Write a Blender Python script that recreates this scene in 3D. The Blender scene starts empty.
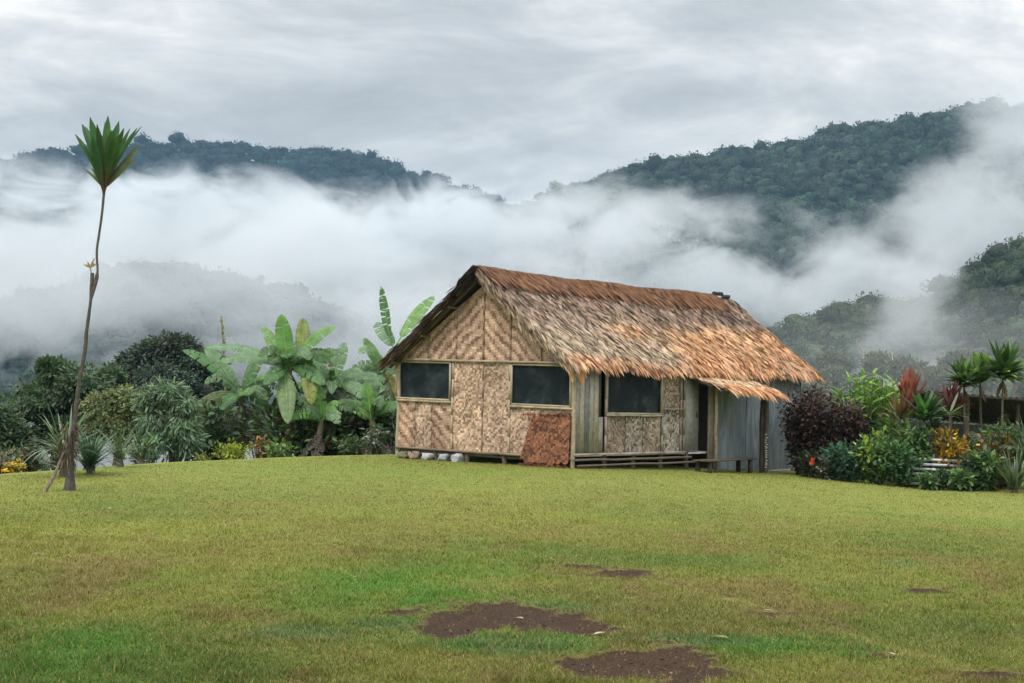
HAZE = 1.2e-4; ZEN = 3.0; EXPO = 0.0; NG = 1150000
import bpy, math, random
import numpy as np
random.seed(7); rng = np.random.default_rng(7)
scene = bpy.context.scene
col = scene.collection
PI = math.pi

# ------------------------------------------------------------------ camera
F = 1600.0; EYE = np.array((0.0, 0.0, 2.0))
PITCH = math.atan(36.5/F); ROLL = math.radians(1.09)
fwd = np.array((0, math.cos(PITCH), math.sin(PITCH)))
r0 = np.array((1.0, 0, 0)); u0 = np.cross(r0, fwd)
rt = r0*math.cos(ROLL)+u0*math.sin(ROLL)
up = np.cross(rt, fwd)
def P(px, py, Y):
    """world point seen at that picture position, at ground distance Y"""
    d = fwd*F + rt*(px-512)+up*(341.5-py)
    return EYE + d*(Y/d[1])
def GX(px, Y): return float(P(px, 380, Y)[0])

# ------------------------------------------------------------------ noise
def _h(ix, iy, iz, s):
    n = (ix*374761393 + iy*668265263 + iz*2147483647 + s*1274126177) & 0xffffffff
    n = ((n ^ (n >> 13))*1274126177) & 0xffffffff
    n = n ^ (n >> 16)
    return (n & 0xffff)/65535.0
def vnoise(x, y, z=0.0, s=0):
    x, y, z = np.broadcast_arrays(np.asarray(x, float), np.asarray(y, float), np.asarray(z, float))
    ix, iy, iz = np.floor(x).astype(np.int64), np.floor(y).astype(np.int64), np.floor(z).astype(np.int64)
    fx, fy, fz = x-ix, y-iy, z-iz
    fx, fy, fz = [f*f*(3-2*f) for f in (fx, fy, fz)]
    r = 0
    for a in (0, 1):
        for b in (0, 1):
            for c in (0, 1):
                w = (fx if a else 1-fx)*(fy if b else 1-fy)*(fz if c else 1-fz)
                r = r + w*_h(ix+a, iy+b, iz+c, s)
    return r
def fbm(x, y, z=0.0, s=0, o=4):
    r, a, t = 0, 1.0, 0
    for k in range(o):
        r = r+a*vnoise(np.asarray(x)*2**k+k*17.3, np.asarray(y)*2**k+k*9.1, np.asarray(z)*2**k, s+k); t += a; a *= .5
    return r/t
def smooth(a, b, x):
    t = np.clip((np.asarray(x, float)-a)/(b-a), 0, 1); return t*t*(3-2*t)

# ------------------------------------------------------------------ mesh building
class MB:
    def __init__(s): s.v = []; s.f = []; s.c = []; s.n = 0
    def add(s, verts, faces, color=(1, 1, 1)):
        """verts (n,3), faces (m,k) with the same k, color one or per face"""
        verts = np.asarray(verts, float).reshape(-1, 3); faces = np.asarray(faces, np.int64)
        color = np.asarray(color, float)
        if color.ndim == 1: color = np.tile(color, (len(faces), 1))
        s.v.append(verts); s.f.append(faces+s.n); s.c.append(color); s.n += len(verts)
    def build(s, name, mat, parent=None, smooth_shade=False, loc=None):
        me = bpy.data.meshes.new(name)
        v = np.concatenate(s.v) if s.v else np.zeros((0, 3))
        if loc is not None: v = v-np.asarray(loc)
        tot = [f.shape[1]*np.ones(len(f), np.int64) for f in s.f]
        loops = np.concatenate([f.ravel() for f in s.f]); tot = np.concatenate(tot)
        st = np.concatenate(([0], np.cumsum(tot)[:-1]))
        me.vertices.add(len(v)); me.vertices.foreach_set('co', v.ravel())
        me.loops.add(len(loops)); me.loops.foreach_set('vertex_index', loops.astype(np.int32))
        me.polygons.add(len(tot)); me.polygons.foreach_set('loop_start', st.astype(np.int32))
        try: me.polygons.foreach_set('loop_total', tot.astype(np.int32))
        except Exception: pass
        c = np.concatenate(s.c); c4 = np.ones((len(c), 4)); c4[:, :3] = c
        at = me.attributes.new('Col', 'FLOAT_COLOR', 'FACE'); at.data.foreach_set('color', c4.ravel())
        if smooth_shade: me.polygons.foreach_set('use_smooth', np.ones(len(tot), bool))
        me.update(calc_edges=True); me.validate()
        me.materials.append(mat)
        o = bpy.data.objects.new(name, me); col.objects.link(o)
        if loc is not None and parent is None: o.location = loc
        if parent is not None: o.parent = parent
        return o
QB = np.array([[0, 1, 3, 2], [4, 6, 7, 5], [0, 4, 5, 1], [2, 3, 7, 6], [0, 2, 6, 4], [1, 5, 7, 3]])
def box(m, p, ax, ay, az, color=(1, 1, 1)):
    """corner p and three edge vectors"""
    p, ax, ay, az = map(lambda q: np.asarray(q, float), (p, ax, ay, az))
    v = [p+i*ax+j*ay+k*az for i in (0, 1) for j in (0, 1) for k in (0, 1)]
    m.add(v, QB, color)
def bar(m, a, b, w, h=None, color=(1, 1, 1), side=None):
    """rectangular bar a->b centred"""
    a, b = np.asarray(a, float), np.asarray(b, float); h = h or w
    d = b-a; d /= np.linalg.norm(d)
    s = np.asarray(side, float) if side is not None else np.cross(d, (0, 0, 1) if abs(d[2]) < .9 else (1, 0, 0))
    s = s-d*np.dot(s, d); s /= np.linalg.norm(s); t = np.cross(d, s)
    box(m, a-s*w/2-t*h/2, s*w, t*h, b-a, color)
def tube(m, pts, rad, n=8, color=(1, 1, 1), wob=0.0, cap=True):
    pts = np.asarray(pts, float); k = len(pts); rad = np.broadcast_to(np.asarray(rad, float), (k,))
    tan = np.gradient(pts, axis=0); tan /= np.linalg.norm(tan, axis=1)[:, None]+1e-9
    ref = np.array((1.0, 0, 0)) if abs(tan[0][0]) < .8 else np.array((0, 1.0, 0))
    rings = []
    for i in range(k):
        s = ref-tan[i]*np.dot(ref, tan[i]); s /= np.linalg.norm(s); t = np.cross(tan[i], s)
        a = np.arange(n)*2*PI/n
        rr = rad[i]*(1+wob*(rng.random(n)-.5))
        rings.append(pts[i]+np.outer(np.cos(a)*rr, s)+np.outer(np.sin(a)*rr, t))
    v = np.concatenate(rings); f = []
    for i in range(k-1):
        for j in range(n):
            f.append((i*n+j, i*n+(j+1) % n, (i+1)*n+(j+1) % n, (i+1)*n+j))
    m.add(v, f, color)
    if cap:
        v2 = np.vstack((rings[-1], pts[-1:], rings[0], pts[:1]))
        f2 = [(j, (j+1) % n, n) for j in range(n)]+[(n+1+(j+1) % n, n+1+j, 2*n+1) for j in range(n)]
        m.add(v2, f2, color)
def leaves(m, pos, dirv, nrm, length, width, color, droop=0.0, nseg=2, fold=0.0, shape='lance'):
    """many strap/lance leaves at once. pos,dirv,nrm (n,3); length,width (n,)"""
    n = len(pos); pos = np.asarray(pos, float)
    d = np.asarray(dirv, float); d = d/(np.linalg.norm(d, axis=1)[:, None]+1e-9)
    s = np.cross(d, nrm); s /= (np.linalg.norm(s, axis=1)[:, None]+1e-9)
    length = np.broadcast_to(length, (n,)).astype(float); width = np.broadcast_to(width, (n,)).astype(float)
    droop = np.broadcast_to(droop, (n,)).astype(float)
    ts = np.linspace(0, 1, nseg+1)
    prof = {'lance': lambda t: np.sin(PI*np.clip(t, .0, 1)**.8)**.75+.04, 'strap': lambda t: (1-t**3)*.9+.08,
            'leaf': lambda t: np.sin(PI*(t*.9+.05)), 'tip': lambda t: np.where(t < .75, 1.0, (1-t)/.25*.9+.08)}[shape](ts)
    rows = []
    dd = d.copy(); p = pos.copy()
    for i, t in enumerate(ts):
        if i:
            dd = dd+np.array((0, 0, -1.0))*(droop/nseg)[:, None]
            dd /= np.linalg.norm(dd, axis=1)[:, None]
            p = p+dd*(length/nseg)[:, None]
        rows.append((p-s*(width*prof[i]/2)[:, None], p+s*(width*prof[i]/2)[:, None]))
    v = np.stack([np.stack(r, 1) for r in rows], 1)            # n, nseg+1, 2, 3
    base = (np.arange(n)*(nseg+1)*2)[:, None]
    f = np.concatenate([base+np.array([2*i, 2*i+1, 2*i+3, 2*i+2]) for i in range(nseg)], 1).reshape(-1, 4)
    color = np.asarray(color, float)
    if color.ndim == 1: color = np.tile(color, (n, 1))
    m.add(v.reshape(-1, 3), f, np.repeat(color, nseg, axis=0))
def rdir(n):
    v = rng.normal(size=(n, 3)); return v/np.linalg.norm(v, axis=1)[:, None]
def jit(c, n, amt=.25, hue=.1):
    c = np.asarray(c, float); b = 1+amt*(rng.random((n, 1))*2-1)
    return np.clip(c*b*(1+hue*(rng.random((n, 3))*2-1)), 0, 1)
ICO = None
def ico():
    global ICO
    if ICO is None:
        t = (1+5**.5)/2
        v = np.array([(-1, t, 0), (1, t, 0), (-1, -t, 0), (1, -t, 0), (0, -1, t), (0, 1, t), (0, -1, -t), (0, 1, -t), (t, 0, -1), (t, 0, 1), (-t, 0, -1), (-t, 0, 1)], float)
        f = np.array([(0, 11, 5), (0, 5, 1), (0, 1, 7), (0, 7, 10), (0, 10, 11), (1, 5, 9), (5, 11, 4), (11, 10, 2), (10, 7, 6), (7, 1, 8), (3, 9, 4), (3, 4, 2), (3, 2, 6), (3, 6, 8), (3, 8, 9), (4, 9, 5), (2, 4, 11), (6, 2, 10), (8, 6, 7), (9, 8, 1)])
        v /= np.linalg.norm(v, axis=1)[:, None]
        cache = {}; vl = list(v); nf = []
        def mid(a, b):
            k = (min(a, b), max(a, b))
            if k not in cache:
                q = vl[a]+vl[b]; vl.append(q/np.linalg.norm(q)); cache[k] = len(vl)-1
            return cache[k]
        for a, b, c in f:
            x, y, z = mid(a, b), mid(b, c), mid(c, a); nf += [(a, x, z), (b, y, x), (c, z, y), (x, y, z)]
        ICO = (np.array(vl), np.array(nf))
    return ICO

# ------------------------------------------------------------------ things
def tag(o, label=None, cat=None, group=None, kind=None):
    if label: o['label'] = label
    if cat: o['category'] = cat
    if group: o['group'] = group
    if kind: o['kind'] = kind
    return o
def thing(name, loc, label, cat, group=None):
    o = bpy.data.objects.new(name, None); col.objects.link(o); o.location = loc
    o.empty_display_size = .2
    return tag(o, label, cat, group)

# ------------------------------------------------------------------ materials
def mat_new(name):
    m = bpy.data.materials.new(name); m.use_nodes = True; m.node_tree.nodes.clear(); return m, m.node_tree.nodes, m.node_tree.links
def nd(N, typ, **kw):
    n = N.new(typ)
    for k, v in kw.items():
        if k.startswith('i_'):
            key = k[2:]
            n.inputs[int(key) if key.isdigit() else key.replace('_', ' ')].default_value = v
        else: setattr(n, k, v)
    return n
def math_(N, L, op, a, b=None, c=None, clamp=False):
    n = N.new('ShaderNodeMath'); n.operation = op; n.use_clamp = clamp
    for i, q in enumerate((a, b, c)):
        if q is None: continue
        if isinstance(q, (int, float)): n.inputs[i].default_value = q
        else: L.new(q, n.inputs[i])
    return n.outputs[0]
def mixc(N, L, f, a, b, blend='MIX'):
    n = N.new('ShaderNodeMix'); n.data_type = 'RGBA'; n.blend_type = blend
    for s, q in ((n.inputs[0], f), (n.inputs[6], a), (n.inputs[7], b)):
        if isinstance(q, (int, float)): s.default_value = q
        elif isinstance(q, tuple): s.default_value = q if len(q) == 4 else q+(1,)
        else: L.new(q, s)
    return n.outputs[2]
def noise(N, L, vec, scale, detail=3, rough=.5, dist=0.0):
    n = nd(N, 'ShaderNodeTexNoise', i_Scale=scale, i_Detail=detail, i_Roughness=rough, i_Distortion=dist)
    if vec is not None: L.new(vec, n.inputs['Vector'])
    return n.outputs['Fac']
def ramp(N, L, fac, stops):
    n = N.new('ShaderNodeValToRGB'); e = n.color_ramp.elements
    while len(e) < len(stops): e.new(.5)
    for k, (p, c) in enumerate(stops):
        e[k].position = p; e[k].color = c if len(c) == 4 else tuple(c)+(1,)
    L.new(fac, n.inputs[0]); return n.outputs[0]
def objco(N): return N.new('ShaderNodeTexCoord').outputs['Object']
def geopos(N): return N.new('ShaderNodeNewGeometry').outputs['Position']
def bsdf(N, L, colr, rough=.8, spec=.3, bump=None, bstr=.3, bdist=.02, metal=0.0):
    b = nd(N, 'ShaderNodeBsdfPrincipled'); b.inputs['Specular IOR Level'].default_value = spec
    b.inputs['Metallic'].default_value = metal
    if isinstance(colr, tuple): b.inputs['Base Color'].default_value = colr+(1,)
    else: L.new(colr, b.inputs['Base Color'])
    if isinstance(rough, (int, float)): b.inputs['Roughness'].default_value = rough
    else: L.new(rough, b.inputs['Roughness'])
    if bump is not None:
        q = nd(N, 'ShaderNodeBump', i_Strength=bstr, i_Distance=bdist); L.new(bump, q.inputs['Height']); L.new(q.outputs[0], b.inputs['Normal'])
    return b
def out(N, L, s):
    o = N.new('ShaderNodeOutputMaterial'); L.new(s, o.inputs['Surface'])
def m_attr(name, rough=.7, spec=.3, nscale=6.0, namt=.35, transl=0.0, bstr=0.0):
    """colour from the mesh attribute with procedural variation; optional leaf translucency"""
    m, N, L = mat_new(name)
    a = nd(N, 'ShaderNodeAttribute', attribute_name='Col').outputs['Color']
    n = noise(N, L, geopos(N), nscale, 3, .6)
    v = ramp(N, L, n, [(.25, (1-namt,)*3), (.75, (1+namt,)*3)])
    c = mixc(N, L, 1.0, a, v, 'MULTIPLY')
    b = bsdf(N, L, c, rough, spec, n if bstr else None, bstr, .02)
    s = b.outputs[0]
    if transl:
        t = nd(N, 'ShaderNodeBsdfTranslucent'); L.new(mixc(N, L, 1.0, c, (1.2, 1.25, .7), 'MULTIPLY'), t.inputs[0])
        x = nd(N, 'ShaderNodeMixShader', i_0=transl); L.new(s, x.inputs[1]); L.new(t.outputs[0], x.inputs[2]); s = x.outputs[0]
    out(N, L, s); return m
M = {}
M['leaf'] = m_attr('leaf', .45, .4, 5, .3, .3)
M['leaf_far'] = m_attr('leaf_far', .8, .1, .6, .35, .15)
M['bark'] = m_attr('bark', .9, .15, 14, .5, 0, .6)
M['wood'] = m_attr('weathered_wood', .85, .2, 9, .3, 0, .3)
M['straw'] = m_attr('thatch_straw', .85, .15, 3, .2, .12)
# ------------------------------------------------------------------ ground height
_ex = [-400, 0, 300, 450, 560, 800, 1024, 1400]; _ed = [28, 31.0, 38.5, 41, 46, 50, 52, 52]
def edge_dist(x, y):
    y = np.maximum(y, 1.0); px = 512+F*x/y
    return np.interp(px, _ex, _ed)
def gz(x, y):
    x = np.asarray(x, float); y = np.asarray(y, float)
    tilt = -.065*np.clip(x-1.4, 0, 9)*smooth(14, 32, y)
    e = edge_dist(x, y); d = np.hypot(x, y)-e
    dd = np.maximum(d, 0)
    drop = -.02*np.minimum(dd, 2)**2-.12*np.maximum(dd-2, 0)-.18*np.maximum(dd-10, 0)
    und = .05*(fbm(x*.22, y*.22, 0, 3, 3)-.5)+.012*(fbm(x*2.0, y*2.0, 0, 5, 2)-.5)
    z = tilt+np.maximum(drop, -60)+und*smooth(4, 9, np.hypot(x, y))
    return z+np.where(dd > 60, 6*(fbm(x*.01, y*.01, 0, 8, 3)-.5), 0)
def gp(x, y): return np.array((x, y, float(gz(x, y))))
def gpix(px, Y, dz=0.0):
    x = GX(px, Y); return np.array((x, Y, float(gz(x, Y))+dz))

# bare earth and colour regions of the lawn; positions come from where they lie on the ground
def on_ground(px, py):
    q = P(px, py, 10.0)-EYE; t = -2.0/q[2]; return EYE[:2]+q[:2]*t
def ell(px, py, w, h, rot=0):
    c = on_ground(px, py); sx = (w/2)*c[1]/F; sy = abs(on_ground(px, py-h/2)[1]-on_ground(px, py+h/2)[1])/2
    return (c[0], c[1], sx, sy, rot)
DIRT = [ell(505, 618, 165, 26), ell(452, 622, 60, 34), ell(560, 626, 90, 16), ell(655, 662, 130, 34, .2), ell(700, 670, 90, 14), ell(615, 574, 50, 9, -.9), ell(590, 567, 40, 4, -.9),
        ell(640, 655, 40, 16)]
DIRT2 = [ell(975, 672, 90, 8, -.6), ell(890, 655, 60, 4, -.6), ell(780, 612, 50, 3), ell(930, 590, 70, 4)]
LUSH = [ell(420, 590, 260, 50), ell(90, 650, 230, 60), ell(500, 640, 200, 22), ell(760, 645, 180, 18), ell(870, 650, 150, 22, -.4), ell(330, 470, 500, 12), ell(980, 500, 250, 12)]
TEAL = [ell(904, 562, 44, 8), ell(520, 645, 130, 20), ell(400, 625, 120, 12), ell(560, 608, 120, 8), ell(690, 640, 160, 10), ell(300, 632, 100, 18)]
TRAIL = [(on_ground(590, 568), on_ground(745, 602)), (on_ground(745, 602), on_ground(870, 640)), (on_ground(870, 640), on_ground(1040, 690))]
def mask(L, x, y, soft=.35, nz=.55, seed=0):
    r = np.zeros_like(x)
    n = (fbm(x*2.2, y*1.4, 0, 31+seed, 5)-.5)*2*nz+(fbm(x*9, y*5.5, 0, 36+seed, 3)-.5)*1.1*nz
    for cx, cy, sx, sy, ro in L:
        dx, dy = x-cx, y-cy; c_, s_ = math.cos(ro*.6), math.sin(ro*.6)
        ax, ay = dx*c_+dy*s_, -dx*s_+dy*c_
        q = np.hypot(ax/sx, ay/sy)+n
        r = np.maximum(r, 1-smooth(1-soft, 1+soft, q))
    return r
def lawn_fields(x, y):
    dirt = np.maximum(mask(DIRT, x, y, .42, 1.05), .75*mask(DIRT2, x, y, .3, 1.1, 3))
    lush = mask(LUSH, x, y, .7, .5, 9); teal = mask(TEAL, x, y, .5, .4, 12)
    big = fbm(x*.35, y*.22, 0, 40, 4); med = fbm(x*1.6, y*.9, 0, 50, 4)
    A = np.array((.185, .200, .036)); B = np.array((.095, .140, .022)); Cc = np.array((.075, .180, .020)); T = np.array((.080, .145, .050)); Br = np.array((.22, .155, .060))
    def mx(a, b, t): return a*(1-t[..., None])+b*t[..., None]
    far = smooth(16, 34, y)
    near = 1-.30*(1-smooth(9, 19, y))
    c = mx(np.broadcast_to(A, x.shape+(3,)), B, np.clip((big-.34)*3.6, 0, 1)*(1-.45*far))
    c = mx(c, np.array((.155, .145, .036)), np.clip((fbm(x*.5+4, y*.34, 0, 47, 4)-.46)*4, 0, .55)*(1-.5*far)); c = mx(c, Br*.8, np.clip((med-.58)*4.5, 0, .5)*(1-.6*far))
    c = mx(c, Cc, lush*np.clip(.55+(med-.4)*2.2, 0, 1)*.95)
    c = mx(c, T, teal*.65)
    c = mx(c, np.array((.225, .255, .062)), far*.7)
    for (ax, ay), (bx, by) in TRAIL:
        tt_ = np.clip(((x-ax)*(bx-ax)+(y-ay)*(by-ay))/((bx-ax)**2+(by-ay)**2), 0, 1); q = np.hypot(x-ax-tt_*(bx-ax), (y-ay-tt_*(by-ay)))+.12*(med-.5)
        c = mx(c, np.array((.26, .235, .07)), np.exp(-(q/.07)**2)*.55); dirt = np.maximum(dirt, .62*np.exp(-((q-.17)/.09)**2)*smooth(.5, .62, fbm(x*2.6, y*1.5, 0, 66, 4)))
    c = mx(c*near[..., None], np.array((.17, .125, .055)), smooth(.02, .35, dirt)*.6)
    off = smooth(2, 7, np.hypot(x, y)-edge_dist(x, y)); c = mx(c, np.array((.022, .034, .020)), off)       # beyond the lawn: dark undergrowth
    return c, dirt*(1-off)

xs = np.concatenate((-np.geomspace(3000, 13.5, 60), np.arange(-13, 15.6, .075), np.geomspace(16, 3000, 60)))
ys = np.concatenate((-np.geomspace(200, 2, 16), np.arange(0, 7.5, .5), np.arange(7.6, 34, .075), np.arange(34.1, 48, .2), np.geomspace(49, 4000, 70)))
gx, gy = np.meshgrid(xs, ys); X, Y = gx.ravel(), gy.ravel()
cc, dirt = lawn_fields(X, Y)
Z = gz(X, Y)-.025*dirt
me = bpy.data.meshes.new('lawn'); nx, ny = len(xs), len(ys)
i = (np.arange(ny-1)[:, None]*nx+np.arange(nx-1)[None]).ravel()
faces = np.stack((i, i+1, i+nx+1, i+nx), 1)
me.vertices.add(len(X)); me.vertices.foreach_set('co', np.stack((X, Y, Z), 1).ravel())
me.loops.add(faces.size); me.loops.foreach_set('vertex_index', faces.ravel().astype(np.int32))
me.polygons.add(len(faces)); me.polygons.foreach_set('loop_start', (np.arange(len(faces))*4).astype(np.int32))
me.polygons.foreach_set('use_smooth', np.ones(len(faces), bool))
me.update(calc_edges=True)
at = me.attributes.new('Col', 'FLOAT_COLOR', 'POINT'); c4 = np.ones((len(X), 4)); c4[:, :3] = cc; at.data.foreach_set('color', c4.ravel())
at = me.attributes.new('dirt', 'FLOAT', 'POINT'); at.data.foreach_set('value', dirt)
m, N, L = mat_new('lawn')
a = nd(N, 'ShaderNodeAttribute', attribute_name='Col').outputs['Color']
dr = nd(N, 'ShaderNodeAttribute', attribute_name='dirt').outputs['Fac']
g = geopos(N)
mp = nd(N, 'ShaderNodeMapping'); mp.inputs['Scale'].default_value = (1, .55, 1); L.new(g, mp.inputs[0])
n1 = noise(N, L, mp.outputs[0], 22, 5, .75); n2 = noise(N, L, g, 3.0, 4, .7)
v = ramp(N, L, n1, [(.3, (.35, .38, .4)), (.52, (.95, .95, .9)), (.72, (1.5, 1.45, 1.3))])
c = mixc(N, L, .9, a, v, 'MULTIPLY')
c = mixc(N, L, math_(N, L, 'MULTIPLY', ramp(N, L, n2, [(.52, (0,)*3), (.7, (1,)*3)]), .45), c, (.10, .075, .03))
n3 = noise(N, L, g, 40, 4, .7); n4 = noise(N, L, g, 6, 3, .6)
dc = ramp(N, L, n3, [(.3, (.014, .007, .0035)), (.55, (.046, .025, .013)), (.75, (.12, .078, .048))])
dc = mixc(N, L, .5, dc, ramp(N, L, n4, [(.3, (.5, .5, .5)), (.7, (1.3, 1.25, 1.2))]), 'MULTIPLY')
sel = math_(N, L, 'ADD', dr, math_(N, L, 'MULTIPLY', math_(N, L, 'SUBTRACT', n1, .5), 1.8))
sel = ramp(N, L, sel, [(.38, (0,)*3), (.60, (1,)*3)])
c = mixc(N, L, sel, c, dc)
out(N, L, bsdf(N, L, c, .9, .15, n1, .5, .03).outputs[0])
me.materials.append(m); lawn = bpy.data.objects.new('ground', me); col.objects.link(lawn); tag(lawn, 'olive green lawn with bare dark soil patches in front of the hut', 'ground', kind='structure')

# ------------------------------------------------------------------ hills
def hill(name, ridge, w_front, w_back, z_foot, label, ntree, crown, seed, pf=1.3, tmin=0.0, rough=10, colr=(.035, .06, .028), dens=None, clump=90):
    """ridge: (px,py,dist). surface falls towards the viewer by w_front of its distance"""
    ridge = np.array(ridge, float); k = 120
    t = np.linspace(0, 1, len(ridge)); tt = np.linspace(0, 1, k)
    rp = np.stack([np.interp(tt, t, ridge[:, j]) for j in range(3)], 1)
    R = np.array([P(*q) for q in rp]); nx_, nz_ = k, 60
    def surf(a, b):      # a along ridge 0..1, b: -1 front foot .. 0 ridge .. 1 back foot
        x = np.interp(a, tt, R[:, 0]); y = np.interp(a, tt, R[:, 1]); z = np.interp(a, tt, R[:, 2])
        zf = z_foot
        s = np.where(b < 0, 1+b*w_front, 1+b*w_back)
        prof = 1-np.abs(b)**pf
        X_, Y_ = x*s, y*s
        nz0 = (fbm(X_*.012+seed, Y_*.012, 0, seed, 4)-.5)*rough*4*np.minimum(1, np.abs(b)*2.5)
        return np.stack((X_, Y_, zf+(z-zf)*prof+nz0-crown*.8), -1)
    a, b = np.meshgrid(np.linspace(0, 1, k), np.linspace(-1, 1, nz_))
    v = surf(a.ravel(), b.ravel())
    i = (np.arange(nz_-1)[:, None]*k+np.arange(k-1)[None]).ravel()
    mb = MB(); mb.add(v, np.stack((i, i+1, i+k+1, i+k), 1), (.02, .035, .02))
    o = mb.build(name, M['leaf_far'], smooth_shade=True); tag(o, label, 'hill', kind='structure')
    # the wood on it: many leafy crowns in one mass
    A = rng.random(ntree); Bv = -rng.random(ntree)**1.25*(1-tmin)*1.0+.05
    base = surf(A, Bv)
    if dens is not None:
        kx = dens(A, Bv); keep = rng.random(ntree) < kx; base = base[keep]
    n = len(base)
    cs = crown*(.5+.9*rng.random(n)**1.8)
    base[:, 2] += crown*.45+cs*.35+crown*.45*(rng.random(n) < .12)*rng.random(n)
    hue = fbm(base[:, 0]*.03, base[:, 1]*.03, 0, seed+5, 3)
    tree_c = np.asarray(colr)[None]*(.55+1.1*hue[:, None])*(1+.9*(rng.random((n, 1))-.5))*(1+.22*(rng.random((n, 3))-.5))
    iv, if_ = ico(); mb = MB()
    core = base[:, None, :]+iv[None]*(cs[:, None, None]*.36)*(.7+.6*rng.random((n, len(iv), 1)))*np.array((1, 1, .85))
    fi = (np.arange(n)*len(iv))[:, None, None]+if_[None]
    mb.add(core.reshape(-1, 3), fi.reshape(-1, 3), np.repeat(tree_c*.8, len(if_), 0))
    # leaf clumps through the shell; lobes make the outline uneven
    nl = 7
    lob = rdir(n*nl).reshape(n, nl, 3)*np.array((1, 1, .7)); lob[..., 2] = np.abs(lob[..., 2])*.9-.1
    lc = base[:, None]+lob*(cs*.48)[:, None, None]
    kk = clump//nl
    p = lc[:, :, None]+rdir(n*nl*kk).reshape(n, nl, kk, 3)*(cs*.27)[:, None, None, None]*(.35+.62*rng.random((n, nl, kk, 1)))
    p = p.reshape(-1, 3); N_ = len(p)
    nr = rdir(N_)*.8+np.array((0, 0, .7)); d = np.cross(nr, rdir(N_))
    sz = np.repeat(cs, nl*kk)*(.115 if clump < 200 else .075)*(.6+.8*rng.random(N_))
    lcq = np.repeat(np.repeat(tree_c, nl, 0)*(1+.5*(rng.random((n*nl, 1))-.5)), kk, 0)
    leaves(mb, p-d/np.linalg.norm(d, axis=1)[:, None]*sz[:, None]/2, d, nr, sz, sz*.8, lcq*(1+.4*(rng.random((N_, 1))-.5)), 0, 1, shape='strap')
    w = mb.build('hillside_forest', M['leaf_far']); tag(w, 'dense wood covering the '+label, 'forest', kind='stuff')
    return surf
hill('far_hill', [(-260, 190, 1650), (-100, 175, 1650), (0, 166, 1650), (40, 156, 1650), (100, 149, 1650), (180, 144, 1650), (230, 147, 1650), (290, 152, 1650), (340, 155, 1650), (390, 166, 1650), (440, 182, 1650), (490, 200, 1640), (560, 230, 1640)],
     .30, .3, -62, 'blue distant ridge behind the left bank of mist', 4200, 14, 11, 1.2, .0, 8, (.018, .038, .045), clump=84)
hill('tall_hill', [(380, 262, 1250), (450, 238, 1250), (520, 213, 1250), (560, 192, 1250), (600, 181, 1250), (650, 166, 1250), (700, 157, 1250), (760, 152, 1250), (800, 146, 1250), (850, 132, 1250), (900, 122, 1250), (960, 112, 1250), (1010, 107, 1250), (1100, 92, 1250), (1250, 60, 1260)],
     .40, .3, -62, 'tall wooded ridge rising to the right behind the mist', 6500, 12, 23, 1.1, 0, 9, (.034, .056, .036), clump=98)
hill('near_spur', [(640, 420, 480), (720, 372, 500), (770, 342, 520), (800, 326, 530), (835, 314, 540), (870, 306, 540), (900, 312, 560), (940, 296, 560), (975, 270, 550), (1010, 250, 540), (1060, 225, 540), (1160, 190, 540), (1260, 170, 540)],
     .62, .3, -40, 'near wooded spur at the right behind the garden', 3600, 8.0, 37, .85, 0, 4, (.055, .075, .042), clump=294)
hill('misty_hill', [(-260, 330, 800), (-100, 322, 800), (-20, 316, 800), (30, 300, 800), (110, 276, 820), (170, 270, 830), (250, 280, 840), (310, 304, 840), (350, 322, 840), (430, 372, 840), (520, 420, 840)],
     .40, .3, -62, 'dim hill half hidden by mist behind the banana plants', 3600, 11, 51, 1.1, 0, 5, (.030, .048, .036), clump=56)

# ------------------------------------------------------------------ mist banks
def mist(name, px, py, dist, wpx, hpx, depth, dens, label, scale=1.0, thr=.0, seed=0, tilt=0, soft=1.0, amp=1.6, vert=1.6):
    c = P(px, py, dist); rx = wpx/2*dist/F; rz = hpx/2*dist/F; ry = depth/2
    iv, if_ = ico(); mb = MB(); mb.add(iv*1.06, if_)
    m, N, L = mat_new(name)
    o = mb.build('mist_bank', m); o.location = c; o.scale = (rx, ry, rz); o.rotation_euler = (0, math.radians(tilt), math.atan2(-c[0], c[1]))
    oc = objco(N); ln = nd(N, 'ShaderNodeVectorMath', operation='LENGTH'); L.new(oc, ln.inputs[0])
    g = geopos(N); mp = nd(N, 'ShaderNodeMapping'); mp.inputs['Location'].default_value = (seed*3.1, seed*1.7, seed*2.3)
    mp.inputs['Scale'].default_value = (1, .6, vert); L.new(g, mp.inputs[0])
    n = noise(N, L, mp.outputs[0], .011*scale, 7, .62, .6)
    fall = math_(N, L, 'SUBTRACT', 1.0, ln.outputs['Value'])
    q = math_(N, L, 'ADD', math_(N, L, 'MULTIPLY', fall, 1.5*soft), math_(N, L, 'MULTIPLY', math_(N, L, 'SUBTRACT', n, .5+thr), amp*2))
    q = math_(N, L, 'MULTIPLY', q, 1.0, clamp=True)
    edge = math_(N, L, 'MULTIPLY', fall, 4.0, clamp=True)
    q = math_(N, L, 'MULTIPLY', math_(N, L, 'MULTIPLY', q, edge), dens)
    vp = nd(N, 'ShaderNodeVolumePrincipled'); vp.inputs['Color'].default_value = (.870, .905, .935, 1); vp.inputs['Anisotropy'].default_value = .1
    L.new(q, vp.inputs['Density']); oo = N.new('ShaderNodeOutputMaterial'); L.new(vp.outputs[0], oo.inputs['Volume'])
    m.cycles.volume_step_rate = 1.0; m.volume_intersection_method = 'ACCURATE' if hasattr(m, 'volume_intersection_method') else None
    tag(o, label, 'mist', kind='stuff'); return o
mist('mist_a', 130, 246, 1250, 900, 190, 110, .040, 'thick white mist bank below the left ridge', 1.7, .0, 1, amp=3.6)
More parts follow.
